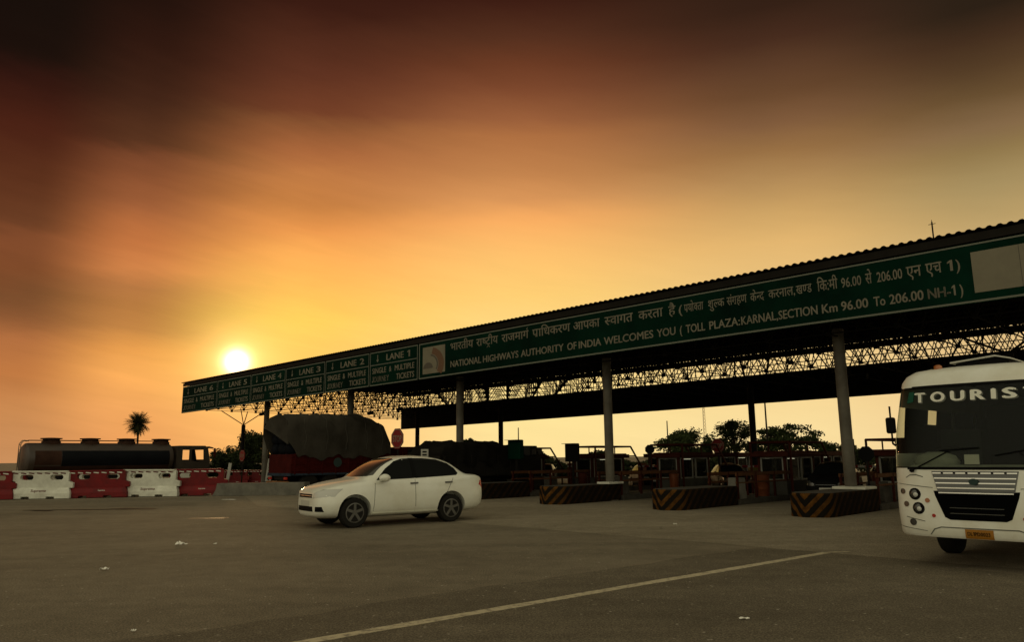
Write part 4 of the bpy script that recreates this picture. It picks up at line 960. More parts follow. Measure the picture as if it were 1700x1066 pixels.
groups['body'].add([(x, y, ZS[-1]) for x, y in rings[-1]], [tuple(range(RN))]); groups['body'].add([(x, BLEN, z) for (x, _), z in ((r[0], z_) for r, z_ in zip(rings, ZS))] + [(x, BLEN, z) for (x, _), z in ((r[-1], z_) for r, z_ in zip(rings[::-1], ZS[::-1]))], [tuple(range(2 * len(ZS)))])
def weld(me):
    bm = bmesh.new(); bm.from_mesh(me); bmesh.ops.remove_doubles(bm, verts=bm.verts, dist=.002); bmesh.ops.recalc_face_normals(bm, faces=bm.faces); bm.to_mesh(me); bm.free(); return me
full = MB()
for k in groups: full.add(groups[k].v, groups[k].f)
bvb = bvh_of(weld(full.mesh('t', 'bus_paint')))
def glassy(key, name, m):
    me = weld(groups[key].mesh(name, m)); smooth_mesh(me, 50); return link(name, me, bus)
body_me = weld(groups['body'].mesh('body', 'bus_paint'))
cs = []
for s in (-1, 1):
    for y in (2.2, 6.8): c = MB(); c.tube((s * .8, y, .5), (s * 1.4, y, .5), .56, 30); cs.append(c)
smooth_mesh(body_me, 62); link('body', body_me, bus)
glassy('ws', 'windscreen', 'bus_glass'); glassy('sg', 'side_window', 'side_glass'); glassy('dg', 'side_window', 'dark_glass')
def bp(outline, name, m, off=.006, cuts=5, skirt=.03, sign=-1): return panel(bvb, outline, 'Y', sign, name, m, bus, off, cuts, skirt)
def circ(cx_, cz, r, n=18, sq=1.0): return [(cx_ + r * cos(2 * pi * i / n), cz + r * sq * sin(2 * pi * i / n)) for i in range(n)]
# rubber seals round the windscreen
bp([(-1.17, 1.452), (1.17, 1.452), (1.17, 1.492), (-1.17, 1.492)], 'seal', 'black_plastic', .010, 8)
bp([(-1.02, 2.70), (1.02, 2.70), (1.02, 2.745), (-1.02, 2.745)], 'seal', 'black_plastic', .010, 8)
bp([(-1.02, 2.50), (1.02, 2.50), (1.02, 2.70), (-1.02, 2.70)], 'sunshade_band', 'lamp_dark', .004, 8) if False else None
ttl = MB(); tsh = MB()
wt, _ = glyphs('TOURIST', .05)
def on_ws(u, v, off=.012):
    h, nn, _, _ = bvb.ray_cast(Vector((u, -5, v)), Vector((0, 1, 0))); return h + Vector((0, -off, 0)) if h else Vector((u, 0, v))
gx = -.775
for ch, wch in (('T', .17), ('O', .21), ('U', .20), ('R', .20), ('I', .065), ('S', .19), ('T', .18)):
    for target, dx, dz, off in ((tsh, .018, -.016, .010), (ttl, 0, 0, .018)):
        zz = 2.485 + 0.0
        fit(target, glyphs(ch, .065), (gx + dx, zz + dz, gx + wch + dx, zz + .155 + dz, *CAPS), lambda u, v, off=off: on_ws(u, v, off))
    gx += wch + .074
o = tsh.build('lettering', 'letter_shade', bus, fix=False); o = ttl.build('lettering', 'letter_white', bus, fix=False); o['label'] = 'white capitals along the top of the windscreen'
bp([(-.90, 2.48), (-.80, 2.50), (-.78, 2.66), (-.86, 2.66)], 'sticker', 'green_sticker', .008, 3)
# front panel seams, grille, lamps
op = bp([(-.56, 1.14), (.56, 1.14), (.54, 1.06), (.43, .76), (.36, .725), (-.36, .725), (-.43, .76), (-.54, 1.06)], 'air_intake', 'void_black', .006, 5)
me_ = MB(); me_.box((0, .0, .90), (.70, .02, .012)); me_.box((0, 0, .82), (.70, .02, .012)); me_.build('slat', 'lamp_dark', op, loc=(0, -.01, 0))
bp([(-.57, 1.43), (.57, 1.43), (.50, 1.13), (-.50, 1.13)], 'grille', 'lamp_dark', .008, 5)
for q, z in enumerate((1.40, 1.325, 1.255, 1.185, 1.115)):
    k = 1 - q * .03; bp([(-.55 * k, z - .009), (.55 * k, z - .009), (.55 * k, z + .008), (-.55 * k, z + .008)], 'grille_bar', 'chrome', .03, 4, .03)
em_ = bp(circ(.0, 1.275, .062, 18, .75), 'badge', 'emblem_teal', .05, 2, .03)
for q in range(6): bp([(-.43 + q * .165, 1.392), (-.40 + q * .165, 1.392), (-.40 + q * .165, 1.416), (-.43 + q * .165, 1.416)], 'badge_letter', 'ink', .036, 1, .01)
for s in (-1, 1):
    for cx_, cz, r, m in ((.84, 1.085, .078, 'lamp_dark'), (.80, .875, .078, 'lamp_dark')):
        q = bp(circ(s * cx_, cz, r + .012), 'headlight', 'ink', .005, 2); a_ = on_ws(s * cx_, cz, 0)
        l_ = MB(); l_.lathe([(r * .5, -.012), (r * .8, -.006), (r * .95, .012), (r, .03)], 'Y', a_, 20); l_.build('lens', m, q, smooth=60)
        l2 = MB(); l2.lathe([(.018, -.02), (.034, -.012), (.034, .0)], 'Y', a_ + Vector((.01, -.004, -.01)), 12); l2.build('bulb', 'lamp_glass', q, smooth=60)
    for cx_, cz, r in ((1.03, 1.12, .042), (.985, .93, .042), (.90, .665, .052)): bp(circ(s * cx_, cz, r), 'marker_lamp', 'lamp_dark', .008, 2)
    bp(circ(s * .66, .995, .034), 'indicator', 'orange_lens', .012, 2); bp(circ(s * .585, .775, .026), 'reflector', 'red_lens', .012, 2)
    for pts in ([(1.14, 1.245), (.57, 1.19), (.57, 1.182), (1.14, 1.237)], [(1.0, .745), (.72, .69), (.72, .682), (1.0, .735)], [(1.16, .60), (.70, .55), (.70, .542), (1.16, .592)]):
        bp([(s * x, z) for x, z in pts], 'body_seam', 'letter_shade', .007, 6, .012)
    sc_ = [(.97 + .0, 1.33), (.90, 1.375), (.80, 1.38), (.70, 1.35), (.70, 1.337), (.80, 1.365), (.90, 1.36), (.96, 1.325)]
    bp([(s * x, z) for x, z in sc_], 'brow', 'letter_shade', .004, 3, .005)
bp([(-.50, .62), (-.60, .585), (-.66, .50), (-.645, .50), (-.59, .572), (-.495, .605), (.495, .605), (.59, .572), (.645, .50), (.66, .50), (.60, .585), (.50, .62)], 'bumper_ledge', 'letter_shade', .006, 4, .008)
pl = bp([(-.18, .475), (.18, .475), (.18, .60), (-.18, .60)], 'number_plate', 'plate_yellow', .014, 4, .02)
nt_ = MB(); fit(nt_, glyphs('DL1PD0023', .03), (-.15, .512, .14, .565, *CAPS), lambda u, v: on_ws(u, v, .022)); nt_.build('lettering', 'ink', pl, fix=False)
for s in (-1, 1):
    for y in (2.2, 6.8):
        w = MB(); x0 = s * .88; x1 = s * 1.14; lo_, hi_ = min(x0, x1), max(x0, x1); w.lathe([(.26, lo_), (.42, lo_), (.45, lo_ + .04), (.45, hi_ - .04), (.42, hi_), (.26, hi_)], 'X', (0, y, .45), 32); wo = w.build('wheel', 'rubber', bus, smooth=40)
        r = MB(); r.lathe([(.25, s * 1.0 - .02), (.26, s * 1.0 + .02), (.12, s * 1.0 + .03)], 'X', (0, y, .45), 20); r.build('rim', 'alloy', wo)
ch = MB(); ch.box((0, 5.2, .62), (1.6, 8.2, .28)); ch.box((0, .9, .50), (.9, .9, .12)); ch.build('chassis', 'black_plastic', bus)
# interior
it = MB(); it.box((0, 4.9, .98), (2.25, 8.9, .06)); it.box((0, 4.9, 2.93), (1.5, 8.0, .04)); it.box((0, 9.3, 1.9), (2.1, .05, 1.8)); it.box((.35, 2.1, 1.75), (1.2, .05, 1.45)); it.build('interior_lining', 'interior', bus)
ds = MB(); ds.prism([(.30, 1.0), (.85, 1.0), (.95, 1.30), (.80, 1.50), (.45, 1.52), (.33, 1.47)], 'X', -1.0, 1.0); dso = ds.build('dashboard', 'dash_grey', bus, bevel=.04)
hp = MB(); hp.lathe([(.08, .0), (.30, .02), (.34, .10), (.28, .20), (.12, .26)], 'Z', (-.66, .66, 1.46), 18, (1.0, .7)); hp.build('instrument_cowl', 'dash_grey', dso, smooth=60)
sw_ = MB(); c0_ = Vector((-.60, 1.08, 1.66)); ax_ = Vector((0, -.55, .84)); a1 = ax_.orthogonal().normalized(); a2 = ax_.cross(a1).normalized()
sw_.path([c0_ + (a1 * cos(2 * pi * i / 20) + a2 * sin(2 * pi * i / 20)) * .26 for i in range(21)], .018, 6); sw_.tube(c0_, c0_ - Vector((0, .35, .35)), .03, 8); sw_.build('steering_wheel', 'black_plastic', bus)
for x, y in ((-.60, 1.55), (.65, 1.6), (-.75, 2.8), (.75, 2.8), (-.75, 3.8), (.75, 3.8), (-.75, 4.8), (.75, 4.8)):
    s_ = MB(); s_.box((x, y, 1.40), (.62, .50, .16)); s_.box((x, y + .27, 1.75), (.62, .13, .70), rx=-.12); s_.build('seat', 'seat_cloth', bus, bevel=.04)
pp = MB(); pp.box((-.10, .42, 1.60), (.20, .01, .15), rx=-.2); pp.build('dashboard_notice', 'plate_white', bus)
wpr = MB(); P0, P1, P2, P3 = on_ws(-.85, 1.44, .03), on_ws(-.30, 1.73, .035), on_ws(-.42, 1.735, .03), on_ws(.10, 1.775, .035)
wpr.tube(P0, P1, .011, 6); wpr.tube(P2, P3, .011, 6); wpr.tube(P0 + Vector((0, .02, 0)), P0 + Vector((0, -.04, 0)), .03, 8); wpr.build('wiper', 'black_plastic', bus)
P0, P1, P2, P3 = on_ws(.85, 1.44, .03), on_ws(.60, 1.70, .035), on_ws(.30, 1.66, .03), on_ws(.85, 1.76, .035)
wpr = MB(); wpr.tube(P0, P1, .011, 6); wpr.tube(P2, P3, .011, 6); wpr.build('wiper', 'black_plastic', bus)
for s in (-1, 1):
    a_ = MB(); a_.path([(s * 1.205, .40, 2.46), (s * 1.205, .40, 1.86), (s * 1.17, .52, 1.80)], .016, 6); ao = a_.build('mirror_arm', 'black_plastic', bus)
    m_ = MB(); m_.box((s * 1.205, .39, 2.15), (.145, .09, .26)); m_.build('mirror', 'black_plastic', ao, bevel=.03)
ac = MB(); ac.prism([(-.40, 3.0), (.34, 3.0), (.36, 3.16), (.17, 3.215), (-.42, 3.155)], 'Y', 1.3, 2.65); aco = ac.build('roof_hatch', 'black_plastic', bus, bevel=.02)
lid = MB(); lid.prism([(-.48, 3.185), (.18, 3.245), (.40, 3.18), (.40, 3.16), (.18, 3.22), (-.48, 3.162)], 'Y', 1.25, 2.7); lid.build('hatch_lid', 'plate_white', aco)
bc = MB(); bc.lathe([(.05, -.01), (.065, .0), (.06, .07), (.03, .09)], 'Z', (-.52, .75, 3.015), 14); bc.build('roof_marker', 'orange_lens', bus, smooth=60)
rp = bp([(-1.165, 1.72), (-1.05, 1.72), (-1.04, 2.22), (-1.13, 2.22)], 'pillar_sticker', 'plate_white', .006, 4) if False else None

# ------------------------------------------------------------------ tanker truck (local: rear at x = 0, front along +x)
q0, q1 = aty(33, 740, 43.5), aty(341, 740, 51.0); tv = Vector((q1.x - q0.x, q1.y - q0.y, 0)); TL_ = tv.length
tk = thing('tanker_truck', 'brown tanker truck with four hatches parked behind the barriers', 'truck', (q0.x, q0.y, 0), atan2(tv.y, tv.x))
tb = MB(); tb.lathe([(.05, .15), (.80, .17), (.93, .28), (.95, .40), (.95, TL_ - 2.55), (.93, TL_ - 2.45), (.05, TL_ - 2.36)], 'X', (0, 0, 1.88), 36, (1.22, .98)); tank = tb.build('tank', 'tank_steel', tk, smooth=40)
bn_ = MB()
def tank_band(x0, x1, a0, a1, m, dr=.012):
    n = 10; vs = []
    for i in range(n + 1):
        a_ = radians(a0 + (a1 - a0) * i / n); y, z = (.95 + dr) * cos(a_) * 1.22, (.95 + dr) * sin(a_) * .98
        vs += [(x0, y, 1.88 + z), (x1, y, 1.88 + z)]
    b = MB(); b.add(vs, [(2 * i, 2 * i + 1, 2 * i + 3, 2 * i + 2) for i in range(n)]); b.build('side_band', m, tank, smooth=60)
tank_band(1.9, TL_ - 2.7, 150, 205, 'tank_band'); tank_band(.55, 1.88, 150, 200, 'tank_rust'); tank_band(.55, TL_ - 2.7, 206, 222, 'tank_rust')
for i in range(4):
    x = 1.55 + i * (TL_ - 4.3) / 3.0 * .98; h = MB(); h.lathe([(.50, -.1), (.50, .12), (.44, .13), (.44, .24), (.56, .25), (.56, .31), (.2, .33)], 'Z', (x, 0, 2.78), 20); h.build('hatch', 'tank_rust', tank, smooth=30)
rl = MB(); rl.path([(.3, -.35, 2.95), (TL_ - 2.6, -.35, 2.95)], .02, 5); rl.path([(.3, .35, 2.95), (TL_ - 2.6, .35, 2.95)], .02, 5); rl.build('walk_rail', 'dark_steel', tank)
ld = MB()
for y in (-.30, .10): ld.path([(-.02, y, .7), (-.02, y, 2.75), (.12, y, 2.95), (.35, y, 2.9)], .022, 6)
for i in range(8): ld.tube((-.02, -.30, .8 + i * .27), (-.02, .10, .8 + i * .27), .014, 5)
ld.build('ladder', 'galv_steel', tk)
cs_ = MB(); cs_.box((TL_ / 2 - .6, 0, .82), (TL_ - .8, .9, .22)); cs_.box((.25, 0, .75), (.12, 2.1, .14)); cs_.build('chassis', 'dark_steel', tk)
for x in (1.5, 2.75, TL_ - 1.2):
    for s in (-1, 1):
        w = MB(); lo_, hi_ = min(s * .80, s * 1.1), max(s * .80, s * 1.1); w.lathe([(.25, lo_), (.47, lo_), (.5, lo_ + .04), (.5, hi_ - .04), (.47, hi_), (.25, hi_)], 'Y', (x, 0, .5), 26); w.build('wheel', 'rubber', tk, smooth=40)
def cab_mesh(x0, x1, w, z0, z1, m, wins):
    b = MB(); b.prism([(x0, z0), (x1, z0), (x1, z0 + .9), (x1 - .16, z1 - .15), (x1 - .35, z1), (x0 + .1, z1), (x0, z1 - .1)], 'Y', -w, w); me = b.mesh('cab', m)
    c1_ = MB(); c1_.prism([(x0 + .07, z0 + .07), (x1 - .07, z0 + .07), (x1 - .07, z0 + .9), (x1 - .24, z1 - .18), (x1 - .40, z1 - .08), (x0 + .12, z1 - .08), (x0 + .07, z1 - .15)], 'Y', -w + .07, w - .07)
    cs = [c1_]
    for pts in wins: c = MB(); c.prism(pts, 'Y', -w - 1, w + 1); cs.append(c)
    c = MB(); c.box((x1 - .1, 0, z0 + 1.25), (.9, 1.7 * w, .62)); cs.append(c)
    return cut(me, cs)
X0 = TL_ - 2.25
wins = [[(X0 + .35, 1.78), (X0 + .78, 1.78), (X0 + .78, 2.42), (X0 + .35, 2.42)], [(X0 + .95, 1.72), (X0 + 1.35, 1.62), (X0 + 1.72, 1.78), (X0 + 1.68, 2.42), (X0 + .95, 2.42)]]
cab = link('cab', cab_mesh(X0, TL_ - .12, 1.12, .85, 2.66, 'cab_paint', wins), tk, bevel=.02)
mr = MB(); mr.lathe([(.05, -.03), (.16, -.02), (.17, .02), (.06, .04)], 'X', (TL_ + .10, -1.25, 2.20), 14, (1.0, 1.9)); mr.tube((TL_ - .12, -1.1, 2.5), (TL_ + .1, -1.25, 2.48), .02, 6); mr.build('wing_mirror', 'maroon_steel', tk)
vs_ = MB(); vs_.box((TL_ - .05, 0, 2.56), (.3, 2.1, .05), ry=.25); vs_.build('sun_visor', 'cab_paint', tk)

# ------------------------------------------------------------------ tarpaulin trucks
def lump(nx, ny, x0, x1, w, zb, ztop, seed, m, name, parent, sag=.16, drop=.5, zbf=None, cap0=True):
    """a tarpaulin draped over a load: cross-section arcs along x with sags between the hoops"""
    rnd = random.Random(seed); ph = [rnd.uniform(0, 6.28) for _ in range(12)]; vs, fs = [], []
    for i in range(nx + 1):
        u = i / nx; x = x0 + (x1 - x0) * u; top = ztop(u); zb = zbf(u) if zbf else zb
        for j in range(ny + 1):
            v = j / ny * 2 - 1; a_ = v * pi / 2
            y = w * (abs(sin(a_)) ** .55) * (1 if v > 0 else -1); z = zb + (top - zb) * (abs(cos(a_)) ** .42)
            fold = sag * (abs(sin(u * 9.4 + ph[0])) ** 2 - .5) * (1 - abs(v) ** 4) + .075 * sin(u * 23 + v * 5 + ph[1]) + .055 * sin(v * 9 + u * 16 + ph[2]) + .045 * abs(sin(u * 31 + ph[3] + v * 7)) + .03 * sin(u * 61 - v * 4)
            if abs(v) > .55: y += (1 if v > 0 else -1) * (.03 * sin(u * 17 + ph[4] + v * 3) + .025 * sin(u * 43 + ph[5] - v * 6))
            if abs(v) > .98: z -= drop * (.35 + .65 * abs(sin(u * 13 + ph[6])))
            vs.append((x, y, z + fold))
    W2 = ny + 1; fs = [(i * W2 + j, i * W2 + j + 1, (i + 1) * W2 + j + 1, (i + 1) * W2 + j) for i in range(nx) for j in range(ny)]
    b = MB(); b.add(vs, fs + ([tuple(range(W2))[::-1]] if cap0 else []) + [tuple(range(nx * W2, nx * W2 + W2))]); return b.build(name, m, parent, smooth=50)
# local: rear at y = 0 ... built along +x then turned so that +x runs with the lane
tr = thing('tarpaulin_truck', 'red bodied truck with a high load under a grey tarpaulin', 'truck', pz(-25.7, -2.0), PZ + pi / 2)
bl_ = MB(); bl_.box((3.3, 0, 1.50), (6.6, 2.3, .95))
for i in range(9): bl_.box((.2 + i * .77, -1.17, 1.5), (.07, .05, 1.0)); bl_.box((.2 + i * .77, 1.17, 1.5), (.07, .05, 1.0))
for z in (1.15, 1.5, 1.85): bl_.box((3.3, -1.165, z), (6.6, .03, .05)); bl_.box((3.3, 1.165, z), (6.6, .03, .05))
bl_.build('cargo_body', 'truck_red', tr, bevel=.01)
lump(56, 22, -.32, 5.9, 1.24, 1.93, lambda u: np.interp(u, [0, .05, .14, .32, .55, .86, .95, 1], [3.55, 3.80, 4.05, 3.93, 4.0, 3.86, 3.55, 2.7]), 3, 'tarp', 'tarpaulin', tr, zbf=lambda u: float(np.interp(u, [0, .03, .10], [2.9, 2.6, 1.93])), cap0=False, drop=.2)
sk_ = MB()
for k_, (zz, hw) in enumerate(((2.25, 1.08), (2.72, 1.0), (3.12, .80))):     # bulging sacks stacked at the tail
    for q in range(3): sk_.lathe([(.05, -.38), (.20, -.34), (.29, -.15), (.29, .15), (.20, .34), (.05, .38)], 'Y', (.16 + .02 * ((k_ * 7 + q * 3) % 4), (q - 1) * hw * .66, zz), 14, (.8, .95))
sk_.box((.35, 0, 2.5), (.4, 2.0, 1.5)); sk_.build('load_end', 'sack_blue', tr, smooth=60)
fl = MB(); q = [(-.36, 1.22, 3.30), (-.34, .6, 3.82), (-.36, -.5, 4.0), (-.33, -1.2, 3.62), (-.30, -1.30, 2.45), (-.40, -.75, 2.72), (-.44, 0, 3.02), (-.42, .7, 3.22)]
fl.add(q + [(x + .04, y, z) for x, y, z in q], [tuple(range(8)), tuple(range(15, 7, -1))] + [(i, 8 + i, 8 + (i + 1) % 8, (i + 1) % 8) for i in range(8)]); fl.build('tarpaulin_flap', 'tarp', tr)
tpm = [o for o in kids(tr) if o.name.startswith('tarpaulin') and 'flap' not in o.name][0].data; tbv = bvh_of(tpm); rp_ = MB()
for xr in (.7, 1.9, 3.1, 4.3, 5.3):
    pts = []
    for q in range(19):
        a = pi * q / 18; o_ = Vector((xr + .12 * sin(q * 1.7), 3.0 * cos(a), 2.2 + 3.2 * sin(a))); h_, n2_, _, _ = tbv.ray_cast(o_, (Vector((xr, 0, 2.2)) - o_).normalized())
        if h_: pts.append(h_ + (o_ - h_).normalized() * .02)
    rp_.path(pts, .016, 5)
rp_.build('rope', 'old_concrete', tr)
e_ = MB(); e_.lathe([(.05, -1.205), (.24, -1.20), (.24, -1.19)], 'Y', (2.6, 0, 1.55), 20); e_.build('emblem', 'emblem_teal', tr)
ch_ = MB(); ch_.box((3.6, 0, .84), (7.2, 1.0, .24)); ch_.build('chassis', 'dark_steel', tr)
rl_ = MB(); rl_.box((3.4, -1.12, .98), (6.6, .08, .10)); rl_.box((3.4, 1.12, .98), (6.6, .08, .10)); rl_.box((.0, 0, .98), (.10, 2.3, .14)); rl_.build('side_rail', 'truck_blue', tr)
bm_ = MB(); bm_.box((-.08, 0, .56), (.14, 2.1, .20)); bm_.build('bumper', 'truck_orange', tr, bevel=.02)
lb = MB()
for s in (-1, 1): lb.box((-.08, s * .8, .80), (.06, .28, .12))
lb.build('taillight', 'red_lens', tr)
for x in (1.1, 2.3, 7.4):
    for s in (-1, 1):
        w = MB(); lo_, hi_ = min(s * .74, s * 1.08), max(s * .74, s * 1.08); w.lathe([(.25, lo_), (.47, lo_), (.5, lo_ + .04), (.5, hi_ - .04), (.47, hi_), (.25, hi_)], 'Y', (x, 0, .5), 26); w.build('wheel', 'rubber', tr, smooth=40)
def solid_cab(x0, x1, w, z0, z1, m, root):
    b = MB(); b.prism([(x0, z0), (x1, z0), (x1, z0 + .9), (x1 - .16, z1 - .15), (x1 - .35, z1), (x0 + .1, z1), (x0, z1 - .1)], 'Y', -w, w); c = b.build('cab', m, root, bevel=.03)
    for s in (-1, 1):
        q = MB(); q.box(((x0 + x1) / 2, s * (w + .004), z0 + 1.2), (.85, .03, .5)); q.build('window', 'dark_glass', c, bevel=.01)
    q = MB(); q.box((x1 - .07, 0, z0 + 1.2), (.03, 1.7 * w, .5), ry=-.2); q.build('windscreen', 'dark_glass', c)
solid_cab(6.75, 8.3, 1.1, .8, 2.35, 'truck_red', tr)
tr2 = thing('goods_truck', 'dark truck with a low tarpaulin heap, half hidden by the white car', 'truck', pz(-16.7, .1), PZ + pi / 2)
b2 = MB(); b2.box((2.3, 0, 1.35), (4.6, 2.2, .9))
for i in range(6): b2.box((.2 + i * .8, -1.12, 1.35), (.07, .05, .95)); b2.box((.2 + i * .8, 1.12, 1.35), (.07, .05, .95))
b2.build('cargo_body', 'dark_steel', tr2)
lump(40, 18, .05, 4.5, 1.15, 1.75, lambda u: np.interp(u, [0, .05, .2, .5, .8, 1], [1.95, 2.24, 2.36, 2.26, 2.33, 2.0]), 9, 'tarp_dark', 'tarpaulin', tr2, sag=.12)
c2 = MB(); c2.box((2.9, 0, .8), (5.8, 1.0, .22)); c2.box((-.05, 0, .62), (.12, 2.1, .18)); c2.build('chassis', 'dark_steel', tr2)
for x in (1.1, 5.3):
    for s in (-1, 1):
        w = MB(); lo_, hi_ = min(s * .72, s * 1.05), max(s * .72, s * 1.05); w.lathe([(.25, lo_), (.47, lo_), (.5, lo_ + .04), (.5, hi_ - .04), (.47, hi_), (.25, hi_)], 'Y', (x, 0, .5), 26); w.build('wheel', 'rubber', tr2, smooth=40)
solid_cab(4.75, 6.3, 1.1, .8, 2.12, 'dark_steel', tr2)
tr3 = copy_thing(tr2, pz(-24.3, 8.5), PZ + pi / 2, 'dark loaded truck ahead of the red tarpaulin truck', None); tr3.name = 'goods_truck'

for x, k, lab in ((-11.6, 24.0, 'dark loaded truck far beyond the lane right of the mid column'), (-1.6, 27.0, 'dark loaded truck far beyond the lane at the yellow drum')):
    o = copy_thing(tr2, pz(x, k), PZ + pi / 2, lab, None); o.name = 'goods_truck'; o.scale = (.8, .9, .78)
# ------------------------------------------------------------------ trees, palm, poles, far things
def tree(name, label, base, height, rad, seed, leafm='leaf', blobs=9, leaves=2600, ls=.28, squash=.75, trunk_h=.30, group='trees beyond the toll plaza', spread=1.0):
    rnd = random.Random(seed); t = thing(name, label, 'tree', base, rnd.uniform(0, 6), group)
    k = MB(); th = height * trunk_h; k.tube((0, 0, -.1), (0, 0, th), .035 * height, 8, .022 * height); cen = []
    blobs = int(blobs * 1.7); leaves = int(leaves * 1.55); ls *= .76
    for i in range(blobs):
        a_ = rnd.uniform(0, 2 * pi); rr = rad * sqrt(rnd.random()) * .72 * spread; z = th + (.10 + .90 * rnd.random() ** .8) * (height - rad * .22 - th) * sqrt(max(.05, 1 - (rr / (rad * spread)) ** 2))
        c = Vector((cos(a_) * rr, sin(a_) * rr, z)); cen.append((c, rad * rnd.uniform(.22, .44)))
        mid_ = Vector((c.x * .4, c.y * .4, th + (z - th) * .55)); k.tube((0, 0, th * .9), mid_, .016 * height, 5, .010 * height); k.tube(mid_, c, .010 * height, 5, .003 * height)
    k.build('trunk', 'bark', t, fix=False)
    cr = MB()
    for i in range(leaves):
        c, r = cen[rnd.randrange(len(cen))]; d = Vector((rnd.gauss(0, 1), rnd.gauss(0, 1), rnd.gauss(0, 1))).normalized() * r * (rnd.random() ** .45) * rnd.uniform(.8, 1.22); d.z *= squash
        p = c + d; s = ls * rnd.uniform(.5, 1.3); a1 = Vector((rnd.gauss(0, 1), rnd.gauss(0, 1), rnd.gauss(0, 1))).normalized(); a2 = a1.orthogonal().normalized()
        cr.add([p - a1 * s, p + a2 * s * .45, p + a1 * s, p - a2 * s * .45], [(0, 1, 2, 3)])
    cr.build('crown', leafm, t, fix=False); return t
def at_ground(px, d): q = aty(px, 760, d); return Vector((q.x, d, 0))
tree('broad_tree', 'low dark domed tree left of the strut column', at_ground(382, 112), 4.0, 3.3, 1, 'leaf_dark', 12, 4200, .30, .8, .15)
tree('broad_tree', 'taller dark tree behind the strut column', at_ground(420, 112), 6.2, 2.9, 2, 'leaf_dark', 20, 5200, .27, .85, .18)
tree('broad_tree', 'big rounded tree above the booth at mid right', at_ground(1132, 100), 5.6, 3.3, 3, 'leaf', 12, 3600, .27)
tree('broad_tree', 'low tree joining the two big trees', at_ground(1185, 104), 4.7, 2.4, 4, 'leaf', 9, 2200, .26)
tree('broad_tree', 'tall uneven tree behind the dark rear column', at_ground(1222, 98), 6.5, 2.9, 5, 'leaf', 13, 3200, .25)
tree('flat_topped_tree', 'layered flat topped tree right of the lamp pole', at_ground(1310, 92), 6.0, 3.6, 6, 'leaf', 17, 2400, .27, .38, .35, spread=1.25)
tree('broad_tree', 'small tree just left of the nearest column', at_ground(1368, 110), 3.7, 2.3, 8, 'leaf', 8, 1800, .26)
tree('broad_tree', 'small thin tree just right of the nearest column', at_ground(1412, 120), 3.6, 2.4, 9, 'leaf', 8, 1200, .26)
tree('broad_tree', 'bushy tree behind the small trees at the lamp pole', at_ground(1265, 106), 4.6, 2.6, 10, 'leaf', 9, 2200, .26)
tree('broad_tree', 'small tree tip above the dark loaded truck heap', at_ground(736, 120), 4.6, 1.9, 11, 'leaf_dark', 7, 1300, .25)
tree('broad_tree', 'small tree tip right of the column behind the car', at_ground(778, 120), 5.1, 1.5, 12, 'leaf_dark', 7, 1200, .25)
def hedge(label, px0, px1, d, h, seed):
    a_, b_ = at_ground(px0, d), at_ground(px1, d); rnd = random.Random(seed); m = MB()
    for i in range(9000):
        u = rnd.random(); top = h * (.66 + .30 * abs(sin(u * 17 + seed)) * abs(sin(u * 5.3 + 1)) + .2 * sin(u * 41)); z = rnd.random() ** .7 * top
        p = a_.lerp(b_, u) + Vector((0, rnd.uniform(-1, 1), z)); s = rnd.uniform(.10, .26); a1 = Vector((rnd.gauss(0, 1), rnd.gauss(0, 1), rnd.gauss(0, 1))).normalized(); a2 = a1.orthogonal().normalized()
        m.add([p - a1 * s, p + a2 * s * .6, p + a1 * s, p - a2 * s * .6], [(0, 1, 2, 3)])
    o = m.build('treeline', 'leaf_dark', None, fix=False); o['label'] = label; o['category'] = 'treeline'; o['kind'] = 'stuff'
hedge('dark scrub along the horizon beyond the booths', 860, 1560, 66, 2.0, 1)
hedge('dark scrub along the horizon left of the tarpaulin truck', 352, 460, 58, 1.35, 2)
# date palm
pm = thing('palm_tree', 'single palm with a round feathery crown behind the tanker truck', 'tree', at_ground(226, 130))
k = MB(); k.path([(0, 0, -.1), (.08, 0, 3), (.02, 0, 6), (-.1, 0, 8.1)], .17, 8); k.build('trunk', 'bark', pm)
cr = MB(); rnd = random.Random(5)
for i in range(190):
    a_ = rnd.uniform(0, 2 * pi); e_ = radians(rnd.uniform(-72, 90)); ln_ = rnd.uniform(1.8, 2.45); pts = []
    for q in range(9):
        u = q / 8; ee = e_ - u * radians(26); pts.append((pts[-1] + Vector((cos(a_) * cos(ee), sin(a_) * cos(ee), sin(ee))) * ln_ / 8) if pts else Vector((-.1, 0, 8.1)))
    sd = Vector((-sin(a_), cos(a_), 0)); ax_f = Vector((cos(a_) * cos(e_), sin(a_) * cos(e_), sin(e_))); sd = Matrix.Rotation(rnd.uniform(0, pi), 3, ax_f) @ sd
    for q in range(1, 9):
        u = q / 8; w = .42 * sin(pi * min(1, u * .9 + .12)) + .03; d = (pts[q] - pts[q - 1])
        for s in (-1, 1):
            tip = pts[q] + sd * s * w + d * .9; cr.add([pts[q - 1], pts[q - 1] + d * .55, tip], [(0, 1, 2)])
        cr.add([pts[q - 1] + sd * .02, pts[q] + sd * .02, pts[q] - sd * .02, pts[q - 1] - sd * .02], [(0, 1, 2, 3)])
cr.build('crown', 'palm_leaf', pm, fix=False)
def pole(label, px, d, h, r, arm=0.0):
    t = thing('lamp_post', label, 'lamp post', at_ground(px, d)); m = MB(); m.tube((0, 0, 0), (0, 0, h), r, 8, r * .6); m.build('post', 'dark_steel', t)
    if arm:
        m = MB(); m.path([(0, 0, h - .05), (arm * .6, 0, h + .35), (arm, 0, h + .4)], r * .5, 6); ao = m.build('arm', 'dark_steel', t); l = MB(); l.box((arm + .25, 0, h + .38), (.6, .25, .12)); l.build('lamp_head', 'black_plastic', ao, bevel=.03)
pole('tall thin lamp post between the two tree groups', 1276, 70, 9.0, .10, 1.2)
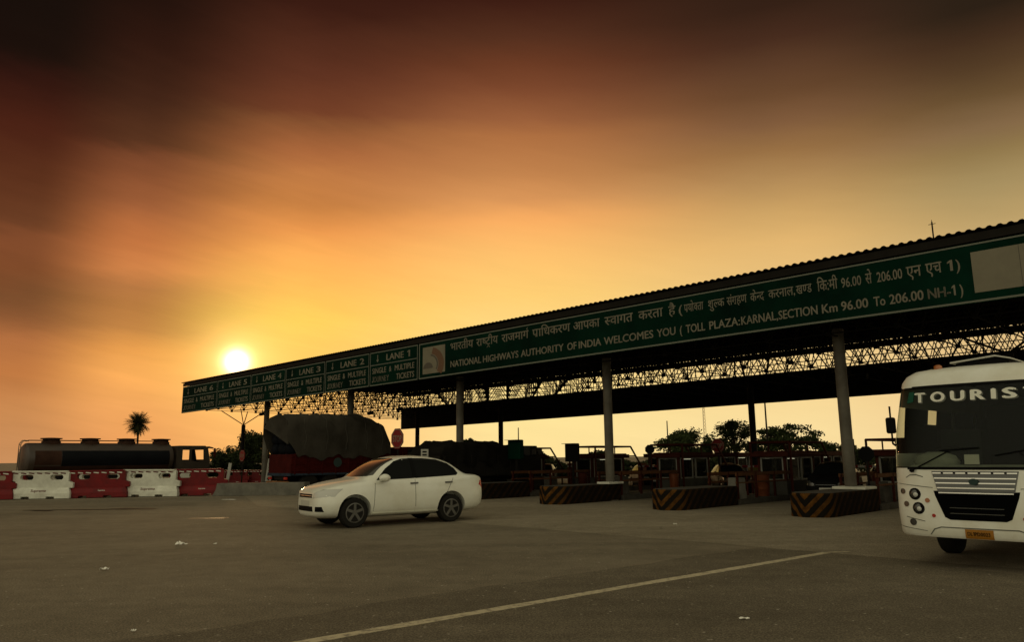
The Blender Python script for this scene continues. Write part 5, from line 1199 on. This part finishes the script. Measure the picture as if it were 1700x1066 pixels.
pole('short thin post rising from the big round tree', 1110, 62, 4.5, .07, 0)
pole('thin post standing above the dark green signal box', 861, 60, 4.0, .06, 0)
pole('thin post between the nearest column and the black octagon', 1419, 60, 2.85, .10, 0)
ms = thing('radio_mast', 'faint far lattice radio mast under the canopy', 'mast', at_ground(1172, 330)); m = MB(); hh = 27
for dx, dy in ((-.5, -.5), (.5, -.5), (0, .6)): m.tube((dx * 1.4, dy * 1.4, 0), (dx * .7, dy * .7, hh), .07, 4)
for i in range(18):
    z = i * 1.5; k_ = 1.4 - .7 * z / hh; k2 = 1.4 - .7 * (z + 1.5) / hh; m.tube((-.5 * k_, -.5 * k_, z), (.5 * k2, -.5 * k2, z + 1.5), .05, 4); m.tube((.5 * k_, -.5 * k_, z), (0, .6 * k2, z + 1.5), .05, 4)
mat('mast_paint', (0.1925, 0.0880, 0.0440), .7); m.build('lattice', 'mast_paint', ms, fix=False)
bh = thing('roadside_building', 'low pale building glimpsed through the booths', 'building', at_ground(1112, 125), radians(6))
m = MB(); m.box((0, 0, .95), (7, 4, 1.9)); wl = m.build('wall', 'pale_wall', bh); m = MB(); m.box((0, 0, 1.98), (7.5, 4.6, .16)); m.build('roof', 'old_concrete', bh)
for i in range(4): m = MB(); m.box((-2.6 + i * 1.7, -2.01, 1.0), (.8, .06, .9)); m.build('window', 'dark_glass', bh)

# ------------------------------------------------------------------ litter
def scrap(name, label, px, py, w, h, seed, m='paper', flat=.25):
    rnd = random.Random(seed); p = ground(px, py); b = MB(); n = 6; vs = []; w *= .7; h *= .6
    for i in range(n + 1):
        for j in range(4): vs.append(((i / n - .5) * w + rnd.uniform(-.02, .02) * w, (j / 3 - .5) * h + rnd.uniform(-.1, .1) * h, .012 + abs(rnd.gauss(0, 1)) * flat * h))
    b.add(vs, [(i * 4 + j, i * 4 + j + 1, i * 4 + 5 + j, i * 4 + 4 + j) for i in range(n) for j in range(3)])
    o = b.build(name, m, None, loc=p, fix=False); o.rotation_euler = (0, 0, rnd.uniform(-.4, .4)); sd = o.modifiers.new('s', 'SOLIDIFY'); sd.thickness = .006; tag(o, label, 'litter', 'litter on the road')
scrap('paper_scrap', 'crumpled white paper on the road at lower left', 173, 948, .17, .12, 1, flat=.35)
scrap('paper_scrap', 'long flat white paper strip left of the car', 301, 906, .34, .14, 2)
scrap('paper_scrap', 'tiny white scrap right of the long paper strip', 357, 905, .09, .07, 3)
scrap('paper_scrap', 'pale scrap lying right of the white road line', 1236, 1030.5, .15, .06, 4)
scrap('paper_scrap', 'small pale scrap at the bottom left of the road', 221, 1051, .07, .05, 5)
scrap('paper_scrap', 'small white scrap on the pale apron before the islands', 1121, 872, .12, .1, 6)
scrap('paper_scrap', 'thin pale streak near the foot of the last barrier', 380, 830.5, .9, .3, 7, flat=.05)  # flat pale sheet standing for the bright streak on the road
